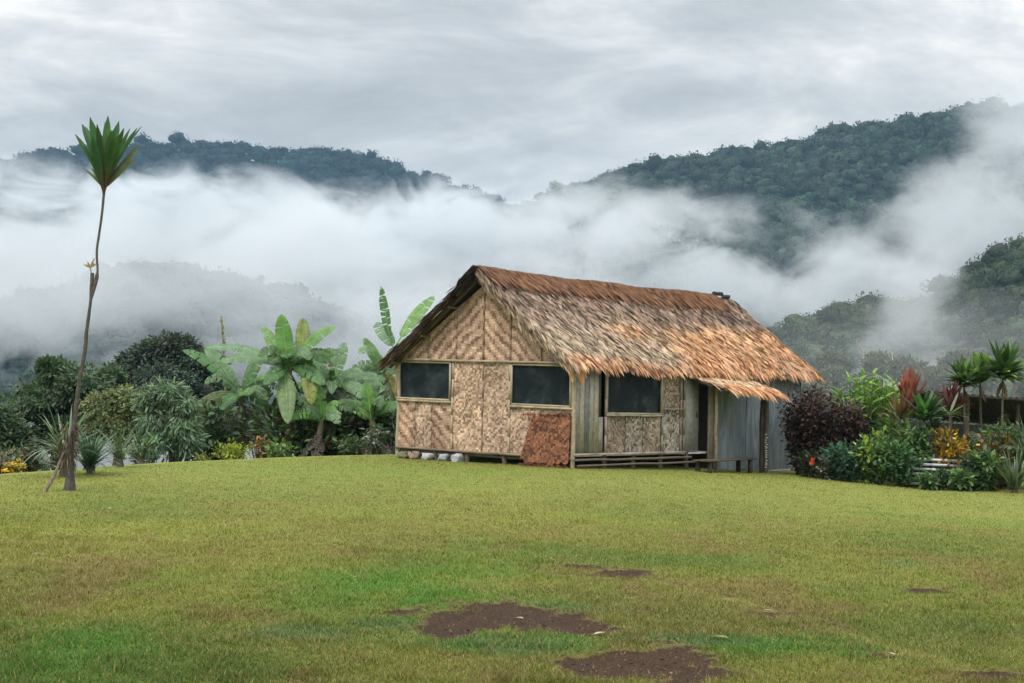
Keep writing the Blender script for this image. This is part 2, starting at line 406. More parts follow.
mist('mist_b', 480, 262, 1080, 640, 185, 130, .036, 'white mist bank filling the valley behind the hut roof', 1.8, -.03, 4, amp=3.2)
mist('mist_c', 190, 296, 470, 1000, 250, 55, .034, 'broken mist drifting over the dim middle hill', 1.6, -.01, 8, amp=3.0)
mist('mist_l', 60, 300, 420, 560, 170, 40, .020, 'shreds of mist before the left end of the dim hill', 2.6, .0, 47, amp=3.6)
mist('mist_g', 500, 335, 500, 460, 190, 60, .022, 'mist behind the banana plants and the left eave', 2.8, -.05, 10, amp=2.6)
mist('mist_j', 230, 452, 120, 900, 90, 40, .022, 'low white mist lying behind the plants at the left crest', 3.0, -.10, 41, amp=1.6)
mist('mist_d', 740, 290, 820, 620, 200, 90, .022, 'mist drifting below the tall right ridge', 1.9, .0, 13, tilt=8, amp=4.0)
mist('mist_e', 985, 215, 860, 440, 160, 180, .013, 'mist rolling up the slope at the right edge', 2.4, -.01, 19, tilt=-24, amp=3.6)
mist('mist_h', 1040, 130, 1100, 190, 150, 160, .014, 'mist hiding the end of the tall ridge', 2.4, -.03, 21, amp=2.6)
mist('mist_f', 912, 322, 270, 170, 220, 30, .036, 'small wisp of mist in the gully of the near spur', 3.0, .02, 24, amp=4.2)
mist('mist_k', 640, 205, 1000, 360, 80, 120, .009, 'thin mist strands crossing the tall ridge', 3.6, .02, 29, tilt=14, amp=4.2)
mist('mist_i', 930, 350, 112, 560, 140, 60, .0038, 'thin low mist between the garden and the wooded spur', 4.5, -.1, 31, amp=2.2)

# ------------------------------------------------------------------ haze: even air
hb = MB(); box(hb, (-2600, -260, -90), (5200, 0, 0), (0, 4400, 0), (0, 0, 420))
m, N, L = mat_new('haze'); vp = nd(N, 'ShaderNodeVolumePrincipled'); vp.inputs['Color'].default_value = (.42, .70, .98, 1); vp.inputs['Density'].default_value = HAZE
oo = N.new('ShaderNodeOutputMaterial'); L.new(vp.outputs[0], oo.inputs['Volume'])
if HAZE > 0:
    hz = hb.build('haze', m); tag(hz, 'bluish haze in the valley air', 'haze', kind='stuff')

# ------------------------------------------------------------------ sky, sun, camera
SUN_EL, SUN_AZ = math.radians(52), math.radians(-150)       # azimuth from +Y, clockwise; behind the viewer on the left
w = bpy.data.worlds.new('World'); scene.world = w; w.use_nodes = True; N, L = w.node_tree.nodes, w.node_tree.links; N.clear()
sky = nd(N, 'ShaderNodeTexSky', sky_type='NISHITA', sun_disc=False, sun_elevation=SUN_EL, sun_rotation=SUN_AZ)
d = N.new('ShaderNodeTexCoord').outputs['Generated']
sp = nd(N, 'ShaderNodeSeparateXYZ'); L.new(d, sp.inputs[0]); zz = math_(N, L, 'MAXIMUM', sp.outputs[2], 0.0)
mp = nd(N, 'ShaderNodeMapping'); mp.inputs['Scale'].default_value = (1, 1, 3.1); mp.inputs['Location'].default_value = (3.3, .7, 1.9); L.new(d, mp.inputs[0])
c1 = noise(N, L, mp.outputs[0], 2.6, 7, .58, .45); c2 = noise(N, L, mp.outputs[0], 8.5, 6, .6, .6)
cm = math_(N, L, 'ADD', math_(N, L, 'MULTIPLY', c1, .7), math_(N, L, 'MULTIPLY', c2, .3))
cl = ramp(N, L, cm, [(.36, (4.2, 4.4, 4.5)), (.45, (5.6, 5.75, 5.85)), (.53, (7.7, 7.75, 7.7)), (.59, (10.0, 9.7, 9.2))])
el = math_(N, L, 'ADD', 1.0, math_(N, L, 'MULTIPLY', math_(N, L, 'SUBTRACT', zz, .16, clamp=True), ZEN))   # an overcast sky is brighter overhead
cl = mixc(N, L, 1.0, cl, el, 'MULTIPLY')
low = ramp(N, L, zz, [(0.0, (1,)*3), (.16, (0,)*3)])
cl = mixc(N, L, math_(N, L, 'MULTIPLY', low, .35), cl, (7.3, 7.5, 7.6))
cl = mixc(N, L, .96, sky.outputs[0], cl)
bg = nd(N, 'ShaderNodeBackground', i_Strength=.1); L.new(cl, bg.inputs[0]); oo = N.new('ShaderNodeOutputWorld'); L.new(bg.outputs[0], oo.inputs[0])
w.cycles.sampling_method = 'MANUAL'; w.cycles.sample_map_resolution = 512
ld = bpy.data.lights.new('sun', 'SUN'); ld.energy = 1.9; ld.angle = math.radians(16); ld.color = (1, .93, .83)
lo = bpy.data.objects.new('sun', ld); col.objects.link(lo)
sd = np.array((math.sin(SUN_AZ)*math.cos(SUN_EL), math.cos(SUN_AZ)*math.cos(SUN_EL), math.sin(SUN_EL)))
from mathutils import Vector, Matrix
lo.rotation_euler = Vector(sd).to_track_quat('Z', 'Y').to_euler()
cd = bpy.data.cameras.new('camera'); cd.sensor_width = 36; cd.lens = 36*F/1024; cd.clip_end = 9000; cd.clip_start = .1
co = bpy.data.objects.new('camera', cd); col.objects.link(co)
co.matrix_world = Matrix(((rt[0], up[0], -fwd[0], EYE[0]), (rt[1], up[1], -fwd[1], EYE[1]), (rt[2], up[2], -fwd[2], EYE[2]), (0, 0, 0, 1)))
scene.camera = co
scene.view_settings.view_transform = 'Standard'; scene.view_settings.look = 'None'; scene.view_settings.gamma = 1; scene.view_settings.exposure = EXPO
scene.cycles.use_denoising = True; scene.cycles.volume_bounces = 5; scene.cycles.max_bounces = 8
scene.cycles.transparent_max_bounces = 8; scene.cycles.volume_step_rate = 1.0; scene.cycles.volume_max_steps = 256
scene.cycles.use_adaptive_sampling = True; scene.cycles.adaptive_threshold = .02
scene.cycles.caustics_reflective = False; scene.cycles.caustics_refractive = False
# ------------------------------------------------------------------ the hut
TH = math.radians(38)
C0 = np.array((GX(574, 36.0), 36.0, 0.0)); LA = np.array((math.sin(TH), math.cos(TH), 0)); GA = np.array((-math.cos(TH), math.sin(TH), 0)); UP = np.array((0, 0, 1.0))
W = 5.3; LEN = 11.0; RZ = 4.50; FLZ = .30; FG = .19; WT = 2.38
def H(u, v, z):
    z = z+.010*v-.012*u*(v < .2)                        # the hut has settled out of true
    return C0+u*LA+v*GA+z*UP
hut = thing('thatched_hut', C0, 'woven bamboo hut with a shaggy orange and grey thatched roof on short stilts', 'hut')
def hpart(name, mb, mat, parent=None, smooth_shade=False):
    """mesh given in world coordinates, stored relative to the hut's base"""
    o = mb.build(name, mat, smooth_shade=smooth_shade, loc=C0); o.location = (0, 0, 0); o.parent = parent or hut
    return o

def m_weave(name, kind, light, dark, cell=.055, band=1.0, sx=1):
    """split-bamboo matting: over/under cells laid out on the panel's own u-v-z axes"""
    m, N, L = mat_new(name)
    g = objco(N)
    def dot(vec):
        q = nd(N, 'ShaderNodeVectorMath', operation='DOT_PRODUCT'); L.new(g, q.inputs[0]); q.inputs[1].default_value = tuple(vec); return q.outputs['Value']
    wob = noise(N, L, g, 1.6, 2, .5)
    a = math_(N, L, 'ADD', dot(LA if kind == 'side' else GA), math_(N, L, 'MULTIPLY', wob, .42))
    z = math_(N, L, 'ADD', dot(UP), math_(N, L, 'MULTIPLY', noise(N, L, g, 1.1, 2, .5), .16))
    if band and kind != 'side2':
        pass
    A = math_(N, L, 'DIVIDE', a, cell*1.1); Zc = math_(N, L, 'DIVIDE', z, cell)
    fa, fz = math_(N, L, 'FLOOR', A), math_(N, L, 'FLOOR', Zc)
    cb = nd(N, 'ShaderNodeCombineXYZ'); L.new(fa, cb.inputs[0]); L.new(fz, cb.inputs[1])
    wn = nd(N, 'ShaderNodeTexWhiteNoise', noise_dimensions='3D'); L.new(cb.outputs[0], wn.inputs[0]); rnd = wn.outputs['Value']
    tw = math_(N, L, 'ADD', math_(N, L, 'MULTIPLY', fa, float(sx)), fz)
    tw = math_(N, L, 'PINGPONG', tw, 2.5 if band else 1.5)
    tw = math_(N, L, 'DIVIDE', tw, 2.5 if band else 1.5)
    f = math_(N, L, 'ADD', math_(N, L, 'MULTIPLY', tw, .52 if band else .25), math_(N, L, 'MULTIPLY', rnd, .33 if band else .6))
    big = noise(N, L, g, 2.2, 3, .6)
    f = math_(N, L, 'ADD', f, math_(N, L, 'MULTIPLY', math_(N, L, 'SUBTRACT', big, .5), 1.1))
    mid = tuple((p*.6+q*.4) for p, q in zip(light, dark))
    c = ramp(N, L, f, [(.12, dark), (.38, mid), (.62, light), (.9, tuple(min(1, q*1.5) for q in light))])
    frz = math_(N, L, 'FRACT', Zc); fra = math_(N, L, 'FRACT', A)
    line = math_(N, L, 'MULTIPLY', ramp(N, L, frz, [(0.0, (.45,)*3), (.14, (1,)*3), (.86, (1,)*3), (1, (.45,)*3)]), ramp(N, L, fra, [(0.0, (.5,)*3), (.1, (1,)*3), (.9, (1,)*3), (1, (.5,)*3)]))
    c = mixc(N, L, .5, c, line, 'MULTIPLY')
    low = noise(N, L, g, .7, 3, .6)
    oi = N.new('ShaderNodeObjectInfo').outputs['Random']; c = mixc(N, L, 1.0, c, ramp(N, L, oi, [(0, (.86, .85, .84)), (.5, (1, .98, .97)), (1, (1.1, 1.05, 1.0))]), 'MULTIPLY')
    c = mixc(N, L, ramp(N, L, low, [(.45, (0,)*3), (.75, (.55,)*3)]), c, dark)
    out(N, L, bsdf(N, L, c, .75, .25, f, .6, .02).outputs[0]); return m
TAN = (.57, .405, .295); TAN2 = (.63, .46, .34); BRN = (.18, .105, .07)
MW = {'chevron_a': m_weave('weave_chevron_a', 'gable', TAN, BRN, .06, 1, 1), 'chevron_b': m_weave('weave_chevron_b', 'gable', TAN, BRN, .06, 1, -1),
      'fine': m_weave('weave_fine', 'gable', TAN2, (.20, .135, .095), .05, 0, 1), 'side': m_weave('weave_side', 'side', (.40, .32, .25), (.12, .085, .06), .05, 0, 1),
      'rust': m_weave('weave_rust', 'gable', (.27, .120, .065), (.070, .032, .022), .05, 0, 1), 'pale': m_weave('weave_pale', 'side', (.50, .45, .38), (.10, .08, .06), .055, 0, -1)}
MP = m_attr('split_bamboo', .6, .3, 5, .25, 0, .2)

def quad_panel(pts, thick, n_dir):
    """thin solid from a polygon"""
    pts = [np.asarray(p) for p in pts]; k = len(pts); mb = MB()
    a = np.array(pts+[p+n_dir*thick for p in pts])
    mb.add(a, [list(range(k))[::-1]]); mb.add(a, [[k+i for i in range(k)]])
    mb.add(a, [(i, (i+1) % k, k+(i+1) % k, k+i) for i in range(k)])
    return mb
def gpanel(v0, v1, z0, z1, mat, top=None):
    """gable wall panel; top: function v -> z"""
    if top: pts = [H(0, v0, z0), H(0, v1, z0), H(0, v1, top(v1)), H(0, v0, top(v0))]
    else: pts = [H(0, v0, z0), H(0, v1, z0), H(0, v1, z1), H(0, v0, z1)]
    return hpart('woven_panel', quad_panel(pts, .03, LA), mat)
SL = (RZ-.30-WT)/(W/2)
gt = lambda v: WT-.02+SL*(v if v < W/2 else W-v)-.02
def vpx(px):                     # picture column -> position along the gable wall
    t = (px-512)/F; return (C0[0]-t*C0[1])/(t*GA[1]-GA[0])
vb = [0.02, vpx(542), vpx(511), vpx(484), vpx(457), vpx(429), W-.02]
LZ = 2.36                                                  # lintel height
mats = ['chevron_b', 'chevron_b', 'chevron_b', 'chevron_a', 'chevron_a', 'chevron_a']
for k in range(6):
    v0, v1 = vb[k], vb[k+1]
    pts = [H(0, v0, LZ), H(0, v1, LZ)]
    if v0 < W/2 < v1: pts += [H(0, v1, gt(v1)), H(0, W/2, gt(W/2)), H(0, v0, gt(v0))]
    else: pts += [H(0, v1, gt(v1)), H(0, v0, gt(v0))]
    hpart('woven_panel', quad_panel(pts, .03, LA), MW[mats[k]])
vw0, vw1 = vpx(572), vpx(511)                              # right window
vl0, vl1 = vpx(453), vpx(397.5)                            # left window
ZS_R, ZS_L = 1.33, 1.36
gpanel(vpx(511), vpx(484), FG, LZ, MW['fine']); gpanel(vpx(484), vpx(454), FG, LZ, MW['fine'])
gpanel(.02, vpx(541), FG, ZS_R, MW['fine']); gpanel(vpx(541), vpx(511), FG, ZS_R, MW['fine'])
for a, b in ((454, 433), (433, 416.5), (416.5, 395.5)): gpanel(vpx(a), min(vpx(b), W), FG, ZS_L, MW['chevron_b' if a != 433 else 'fine'])
LT = (.42, .34, .24); GR = (.20, .165, .13)
def batten(a, b, w=.05, t=.03, c=LT, off=.015, nrm=None, par=None, nm='batten'):
    nrm = -LA if nrm is None else nrm
    mb = MB(); a, b = np.asarray(a), np.asarray(b); k = 5
    pts = [a+(b-a)*i/k+rng.normal(size=3)*.004*(0 < i < k) for i in range(k+1)]
    for i in range(k): bar(mb, pts[i]+nrm*off, pts[i+1]+nrm*off, w*(.9+.2*rng.random()), t, jit(c, 1, .12, .05)[0], side=np.cross(b-a, nrm))
    return hpart(nm, mb, MP, par)
for k in range(1, 6): batten(H(0, vb[k], LZ+.03), H(0, vb[k], gt(vb[k])-.02), .035, .03, (.27, .20, .14))
batten(H(0, -.02, LZ), H(0, W+.02, LZ), .055, .035, LT, .045)
for px in (511, 484, 454): batten(H(0, vpx(px), FG), H(0, vpx(px), LZ-.03), .045 if px != 484 else .03, .03, LT if px != 484 else (.30, .22, .15))
for px in (433, 416.5): batten(H(0, vpx(px), FG), H(0, vpx(px), ZS_L-.03), .035, .03, (.33, .26, .19))
batten(H(0, vpx(541), FG), H(0, vpx(541), ZS_R-.03), .035, .03, (.36, .28, .2))
batten(H(0, -.02, FG+.02), H(0, W+.02, FG+.02), .05, .04, (.26, .19, .13), .045)
batten(H(0, vpx(454)+.03, ZS_L), H(0, W, ZS_L), .05, .03, LT, .045); batten(H(0, 0, ZS_R), H(0, vw1-.03, ZS_R), .05, .03, LT, .045)
# windows: dark insect screen in a light frame
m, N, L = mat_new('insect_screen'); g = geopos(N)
n = noise(N, L, g, 1.9, 4, .65, .5); c = ramp(N, L, n, [(.42, (.009, .014, .017)), (.55, (.020, .029, .032)), (.72, (.060, .075, .078))])  # lighter blotches paint faint reflection and dim interior into the screen colour
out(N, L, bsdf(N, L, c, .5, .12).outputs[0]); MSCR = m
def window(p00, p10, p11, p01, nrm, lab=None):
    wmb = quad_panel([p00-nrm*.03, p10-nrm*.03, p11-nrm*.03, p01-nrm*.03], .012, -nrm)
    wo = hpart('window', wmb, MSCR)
    fr = MB()
    for a, b in ((p00, p10), (p10, p11), (p11, p01), (p01, p00)):
        bar(fr, a+nrm*.012, b+nrm*.012, .045, .05, jit(LT, 1, .1)[0], side=np.cross(b-a, nrm))
    f = hpart('window_frame', fr, MP, wo)
    return wo
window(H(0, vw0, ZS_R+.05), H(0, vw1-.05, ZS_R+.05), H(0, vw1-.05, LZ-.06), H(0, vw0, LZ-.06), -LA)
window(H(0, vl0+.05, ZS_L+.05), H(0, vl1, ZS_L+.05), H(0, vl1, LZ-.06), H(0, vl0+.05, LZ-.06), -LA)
# side wall (v = 0): boards, window, panels, doorway
OUTV = -GA
BG = (.34, .315, .275)
us = np.linspace(.06, 1.18, 7)
for k in range(6):
    mb = MB(); c = [(.30, .285, .25), (.42, .38, .32), (.22, .22, .21), (.36, .345, .31), (.40, .35, .28), (.30, .28, .25)][k]
    z0, z1 = FLZ+.02, 2.45
    if k == 5: z0, z1 = FLZ+.02, 1.15
    box(mb, H(us[k]+.012, 0, z0), LA*(us[k+1]-us[k]-.02), GA*.025, UP*(z1-z0), c)
    hpart('wall_board', mb, M['wood'])
mb = MB(); box(mb, H(us[5]+.02, .06, 1.15), LA*.16, GA*.02, UP*1.3, (.10, .085, .07)); hpart('wall_board', mb, M['wood'])  # added dark strip, its colour standing for the shade in the open gap
SWZ = 1.20
def spanel(u0, u1, z0, z1, mat): return hpart('woven_panel', quad_panel([H(u0, 0, z0), H(u1, 0, z0), H(u1, 0, z1), H(u0, 0, z1)], .03, GA), mat)
for a, b, k in ((1.3, 2.1, 'side'), (2.1, 2.85, 'pale'), (2.85, 3.62, 'side')): spanel(a, b, FLZ, SWZ, MW[k])
spanel(3.70, 4.62, FLZ, 1.35, MW['pale']); spanel(3.70, 4.62, 1.37, 2.45, MW['side'])
SG = (.27, .235, .19)
for u, z1 in ((1.25, 2.45), (2.1, SWZ-.03), (2.85, SWZ-.03), (3.66, 2.45), (4.66, 2.45), (4.5, 2.45)):
    batten(H(u, 0, FLZ), H(u, 0, z1), .055 if z1 > 2 else .03, .04, SG if u > 1.3 else (.34, .29, .23), .02, OUTV)
batten(H(1.25, 0, SWZ), H(3.66, 0, SWZ), .045, .03, (.40, .36, .30), .045, OUTV)
batten(H(3.70, 0, 1.36), H(4.62, 0, 1.36), .04, .03, SG, .045, OUTV)
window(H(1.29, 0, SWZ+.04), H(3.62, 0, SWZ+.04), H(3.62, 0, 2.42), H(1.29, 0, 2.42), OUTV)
batten(H(-.03, -.0, FLZ+.0), H(4.7, 0, FLZ), .06, .05, (.36, .30, .23), .06, OUTV, nm='sill_pole')
# corner posts and stilts
def post(u, v, z0, z1, r, c=(.30, .25, .19), nm='post'):
    mb = MB(); k = 7; zs = np.linspace(z0, z1, k)
    tube(mb, [H(u, v, 0)*np.array((1, 1, 0))+np.array((rng.normal()*.008, rng.normal()*.008, z)) for z in zs], r*(1+.1*(rng.random(k)-.5)), 9, c, .1)
    return hpart(nm, mb, M['wood'], smooth_shade=True)
post(0, .0, .0, 2.42, .055, (.36, .30, .22)); post(.02, W, .05, 2.42, .05, (.38, .32, .24))
gzz = lambda u, v: float(gz(*(C0+u*LA+v*GA)[:2]))
for u, v in [(0.05, x) for x in (1.0, 2.0, 3.1, 4.1)]+[(u, .05) for u in (1.3, 2.5, 3.7, 4.9)]+[(u, 2.6) for u in (1.5, 3.5, 5.5)]+[(2.5, W-.1), (5, W-.1)]:
    post(u, v, gzz(u, v)-.15, FLZ-.02, .06, (.13, .105, .08), 'stilt')
# floor: joists and boards
mb = MB(); a = [H(.05, .06, FLZ-.05), H(6.2, .06, FLZ-.05), H(6.2, W-.06, FLZ-.05), H(.05, W-.06, FLZ-.05)]
hpart('floor', quad_panel(a, .04, UP), M['wood']).data.attributes['Col']
for a, b, r in ((H(-.1, -.10, FLZ-.12), H(4.9, -.10, FLZ-.12), .035), (H(.02, -.14, FLZ-.24), H(5.0, -.16, FLZ-.24), .03), (H(.08, .1, FG-.05), H(.08, W-.05, FG-.05), .045)):
    mb = MB(); t = np.linspace(0, 1, 7)[:, None]; tube(mb, a+(b-a)*t+rng.normal(size=(7, 3))*.006, r*.8, 8, (.15, .12, .095), .1); hpart('floor_pole', mb, M['wood'], smooth_shade=True)
# doorway
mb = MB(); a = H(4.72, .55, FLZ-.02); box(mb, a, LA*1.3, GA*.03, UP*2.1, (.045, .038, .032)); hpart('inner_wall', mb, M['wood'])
mb = MB(); box(mb, H(4.80, .05, FLZ+.02), LA*.66, GA*.035, UP*1.85, (.36, .36, .35)); d_ = hpart('door', mb, M['wood'])
mb = MB(); box(mb, H(5.36, .02, 1.15), LA*.03, GA*.03, UP*.12, (.08, .07, .06)); hpart('door_handle', mb, M['wood'], d_)
mb = MB(); box(mb, H(5.86, .0, FLZ-.2), LA*.30, GA*.03, UP*2.2, (.33, .29, .235)); hpart('wall_board', mb, M['wood'])
post(6.2, -.02, gzz(6.2, 0)-.1, 2.35, .05, (.27, .21, .16))
# rear room clad in blue-grey sheets
m, N, L = mat_new('blue_sheet'); g = objco(N)
mp_ = nd(N, 'ShaderNodeMapping'); mp_.inputs['Scale'].default_value = (2.2, 2.2, .5); L.new(g, mp_.inputs[0]); n = noise(N, L, mp_.outputs[0], 1.8, 6, .7, .4); n2 = noise(N, L, g, .5, 2)
dq = nd(N, 'ShaderNodeVectorMath', operation='DOT_PRODUCT'); L.new(g, dq.inputs[0]); dq.inputs[1].default_value = tuple(LA)
wv = math_(N, L, 'SINE', math_(N, L, 'MULTIPLY', dq.outputs['Value'], 2*PI/.10))
c = ramp(N, L, n, [(.3, (.10, .125, .145)), (.52, (.24, .29, .33)), (.72, (.46, .51, .54))])
c = mixc(N, L, math_(N, L, 'MULTIPLY', n2, .4), c, (.20, .235, .26))
out(N, L, bsdf(N, L, c, .5, .4, wv, .35, .012).outputs[0])
ue = [6.26, 8.0, 9.7, LEN]
for k in range(3):
    mb = MB(); z0 = gzz(ue[k+1], .25)+.02
    nseg = 34; uu = np.linspace(ue[k], ue[k+1]+.04, nseg); v_ = .14+.012*np.sin(uu*2*PI/.11)-.01*k
    vs = np.array([H(q, w_, 0) for q, w_ in zip(uu, v_)]); lo_, hi_ = vs.copy(), vs.copy(); lo_[:, 2] = z0; hi_[:, 2] = 2.45
    back = GA*.012
    a = np.concatenate((lo_, hi_, lo_+back, hi_+back)); i = np.arange(nseg-1)
    mb.add(a, np.concatenate((np.stack((i, i+1, nseg+i+1, nseg+i), 1), np.stack((2*nseg+i+1, 2*nseg+i, 3*nseg+i, 3*nseg+i+1), 1))))
    hpart('metal_sheet', mb, m)
mb = MB(); box(mb, H(6.3, .02, gzz(9, .2)+.0), LA*4.9, GA*.1, UP*.07, (.42, .39, .34)); hpart('sill_beam', mb, M['wood'])
# far walls so that the hut is closed
def plain(pts, nrm, c): 
    mb = quad_panel(pts, .03, nrm); mb.c = [np.tile(np.array(c), (len(x), 1)) for x in mb.c]; return hpart('rear_wall', mb, M['wood'])
plain([H(.05, W, FLZ), H(LEN, W, FLZ), H(LEN, W, 2.3), H(.05, W, 2.3)], -GA, (.16, .12, .09))
plain([H(LEN, .1, 0), H(LEN, W, 0), H(LEN, W, 2.3), H(LEN, W/2, RZ-.25), H(LEN, .1, 2.3)], -LA, (.16, .12, .09))
plain([H(6.3, .1, -.2), H(6.3, W, -.2), H(6.3, W, 2.3), H(6.3, W/2, RZ-.3), H(6.3, .1, 2.3)], LA, (.08, .07, .06))
# white-flecked pole and dark pole carrying the awning
pA = post(7.35, -.70, gzz(7.35, -.7)-.1, 1.74, .045, (.055, .045, .038))
pB = post(7.72, -.62, gzz(7.72, -.62)-.05, 1.76, .075, (.10, .085, .07))
pC = post(5.20, -.62, gzz(5.2, -.62)-.1, 1.86, .045, (.20, .155, .12))
mb = MB(); cc_ = H(7.72, -.62, 0)
for k in range(15):
    zq = .05+.075*k*.8; an = -PI/2-.3+rng.random()*.5; pp = np.array((cc_[0]+math.cos(an)*.078, cc_[1]+math.sin(an)*.078, gzz(7.72, -.62)+zq+.1))
    s_ = np.array((-math.sin(an), math.cos(an), 0)); leaves(mb, [pp-s_*.03], [s_+UP*rng.normal()*.5], [np.array((math.cos(an), math.sin(an), 0))], [.07+.03*rng.random()], [.03], (.6, .6, .57), 0, 2)
tag(hpart('lichen', mb, M['wood'], pB), kind='stuff')

# ------------------------------------------------------------------ thatch
E0 = -.22; UF, UB = -.34, LEN+.35
def roof_pt(u, s, side, lift=0.0):
    """s: distance down the slope from the ridge, side +1 = towards the viewer's right (v=0)"""
    hv = W/2-E0; hz = RZ-2.30; sl = math.hypot(hv, hz); t = s/sl
    sag = -.05*np.sin(PI*np.clip(t, 0, 1))+.05*(vnoise(np.asarray(u)*.8, np.asarray(s)*.8, 0, 77)-.5)
    ridge_sag = -.07*np.sin(PI*np.clip((u-UF)/(UB-UF), 0, 1))+.04*(vnoise(np.asarray(u)*.9, 0, 0, 71)-.5)
    v = W/2-side*hv*t; z = RZ-hz*t
    nv, nz = -side*hz/sl, hv/sl
    v = v+nv*(lift+sag); z = z+nz*(lift+sag)+ridge_sag*(1-t*.5)
    z = z-.10*smooth(0.75, 1.05, t)*np.sin(PI*np.clip((u-UF)/(UB-UF), 0, 1))**.7*(side > 0)
    u, v, z = np.broadcast_arrays(u, v, z)
    return C0+u[..., None]*LA+v[..., None]*GA+(z+.010*v-.004*u)[..., None]*UP
SLL = math.hypot(W/2-E0, RZ-2.30)
OR = np.array((.55, .265, .125)); OR2 = np.array((.66, .43, .27)); GY = np.array((.31, .225, .175)); GY2 = np.array((.46, .36, .27)); DK = np.array((.085, .062, .060)); RB = np.array((.225, .128, .088))
def thatch_col(u, s):
    n = len(u)
    t = s/SLL; a = fbm(u*.7, s*1.1, 0, 81, 3); b = fbm(u*.5+9, s*.9, 0, 91, 3)
    c = GY[None]*(1-smooth(.3, .75, t)[:, None])+GY2[None]*smooth(.3, .75, t)[:, None]
    dk = np.clip((b-.47)*6, 0, 1)*(1-smooth(.38, .58, t)); c = c*(1-dk[:, None]*.75)+DK*dk[:, None]*.75
    new = np.maximum.reduce([smooth(5.4, 7.4, u+t*2.0+2*(a-.5))*smooth(.36, .56, t+.3*(a-.5)),
                             smooth(.86, .95, t+.12*(a-.5)),
                             np.exp(-(((u-3.9)/.9)**2+((t-.58)/.10)**2))*1.2, np.exp(-(((u-5.2)/.5)**2+((t-.75)/.12)**2))])
    new = np.clip(new*(.5+b), 0, 1)
    o = OR*(1-a[:, None])+OR2*a[:, None]; pale = np.clip((vnoise(u*2.1, s*2.6, 0, 99)-.45)*2.5, 0, 1)[:, None]; o = o*(1-pale*.6)+OR2*pale*.6
    c = c*(1-new[:, None])+o*new[:, None]
    return c*(.62+.75*rng.random((n, 1)))*np.where(rng.random((n, 1)) < .20, .35, 1.0)*(1+.16*(rng.random((n, 3))-.5))
def thatch_side(side, rows, dens):
    mb = MB()
    # solid layer beneath the leaves
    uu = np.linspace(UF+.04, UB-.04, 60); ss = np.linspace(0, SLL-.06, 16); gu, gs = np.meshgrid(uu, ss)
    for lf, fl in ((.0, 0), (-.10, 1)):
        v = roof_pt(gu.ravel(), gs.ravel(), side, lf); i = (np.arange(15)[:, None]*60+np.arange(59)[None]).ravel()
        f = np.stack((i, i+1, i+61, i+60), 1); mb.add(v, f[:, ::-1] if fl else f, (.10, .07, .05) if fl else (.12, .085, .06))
    sl_dir = roof_pt(np.array([0.0]), np.array([1.0]), side)[0]-roof_pt(np.array([0.0]), np.array([0.0]), side)[0]; sl_dir /= np.linalg.norm(sl_dir)
    nrm = np.cross(LA, sl_dir); nrm *= np.sign(nrm[2])
    for r in range(rows):
        s0 = .12+(SLL-.42)*r/(rows-1)
        n = int((UB-UF)/.05*dens); last = r >= rows-2
        u = UF+(UB-UF)*rng.random(n); s = s0+.05*rng.normal(size=n)+.12*(vnoise(u*1.5, r*3.1, 0, 60)-.5)
        s = np.clip(s, .02, SLL-.1)
        p = roof_pt(u, s, side, .02+.03*rng.random(n))
        lean = .16+.75*(rng.random(n)-.5)+1.0*(vnoise(u*2.6, s*2.6, 0, 44)-.5)+(rng.random(n) < .12)*rng.normal(size=n)*.9
        d = sl_dir+lean[:, None]*LA+nrm*(.06+.17*rng.random(n)[:, None]**2)
        ln = (.20+.24*rng.random(n))*(1.2 if last else 1)
        wd = .030+.050*rng.random(n)
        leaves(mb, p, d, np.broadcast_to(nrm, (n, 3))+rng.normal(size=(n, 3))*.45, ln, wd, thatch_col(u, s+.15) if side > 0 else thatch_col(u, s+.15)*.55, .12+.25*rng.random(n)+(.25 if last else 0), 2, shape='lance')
    # ragged verge leaves at both ends
    for ue_, sg in ((UF, -1), (UB, 1)):
        n = 1000; s = SLL*rng.random(n)*.98; u = ue_-sg*(.12*rng.random(n)-.16*(vnoise(s*4, 3.3+sg, 0, 62)-.45))
        p = roof_pt(u, s, side, -.13+.20*rng.random(n)); d = sl_dir+sg*LA*(.15+.35*rng.random(n))[:, None]+nrm*(.2*(rng.random(n)-.5))[:, None]
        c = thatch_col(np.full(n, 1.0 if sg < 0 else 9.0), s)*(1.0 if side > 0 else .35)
        if side > 0 and sg < 0: c = c*.5+np.array((.48, .38, .26))*.5
        leaves(mb, p, d, np.broadcast_to(nrm, (n, 3))+rng.normal(size=(n, 3))*.7, .15+.32*rng.random(n), .02+.04*rng.random(n), c*np.where(rng.random((n, 1)) < .3, .5, 1.0), .2, 2)
    # long leaves hanging over the eave
    n = 900 if side > 0 else 500; u = UF+(UB-UF)*rng.random(n)
    hang = vnoise(u*1.7, 2.2, 0, 15); p = roof_pt(u, SLL-.34+.16*rng.random(n)+.1*hang, side, .0+.05*rng.random(n))
    d = sl_dir+(.12+.5*(rng.random(n)-.5))[:, None]*LA
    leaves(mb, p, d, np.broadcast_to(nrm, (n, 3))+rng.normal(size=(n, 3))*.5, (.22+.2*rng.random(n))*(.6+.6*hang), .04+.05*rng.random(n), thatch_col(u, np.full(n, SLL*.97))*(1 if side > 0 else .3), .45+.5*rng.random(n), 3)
    return mb
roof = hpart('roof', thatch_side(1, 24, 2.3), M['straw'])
roof2 = hpart('roof', thatch_side(-1, 14, .8), M['straw'])
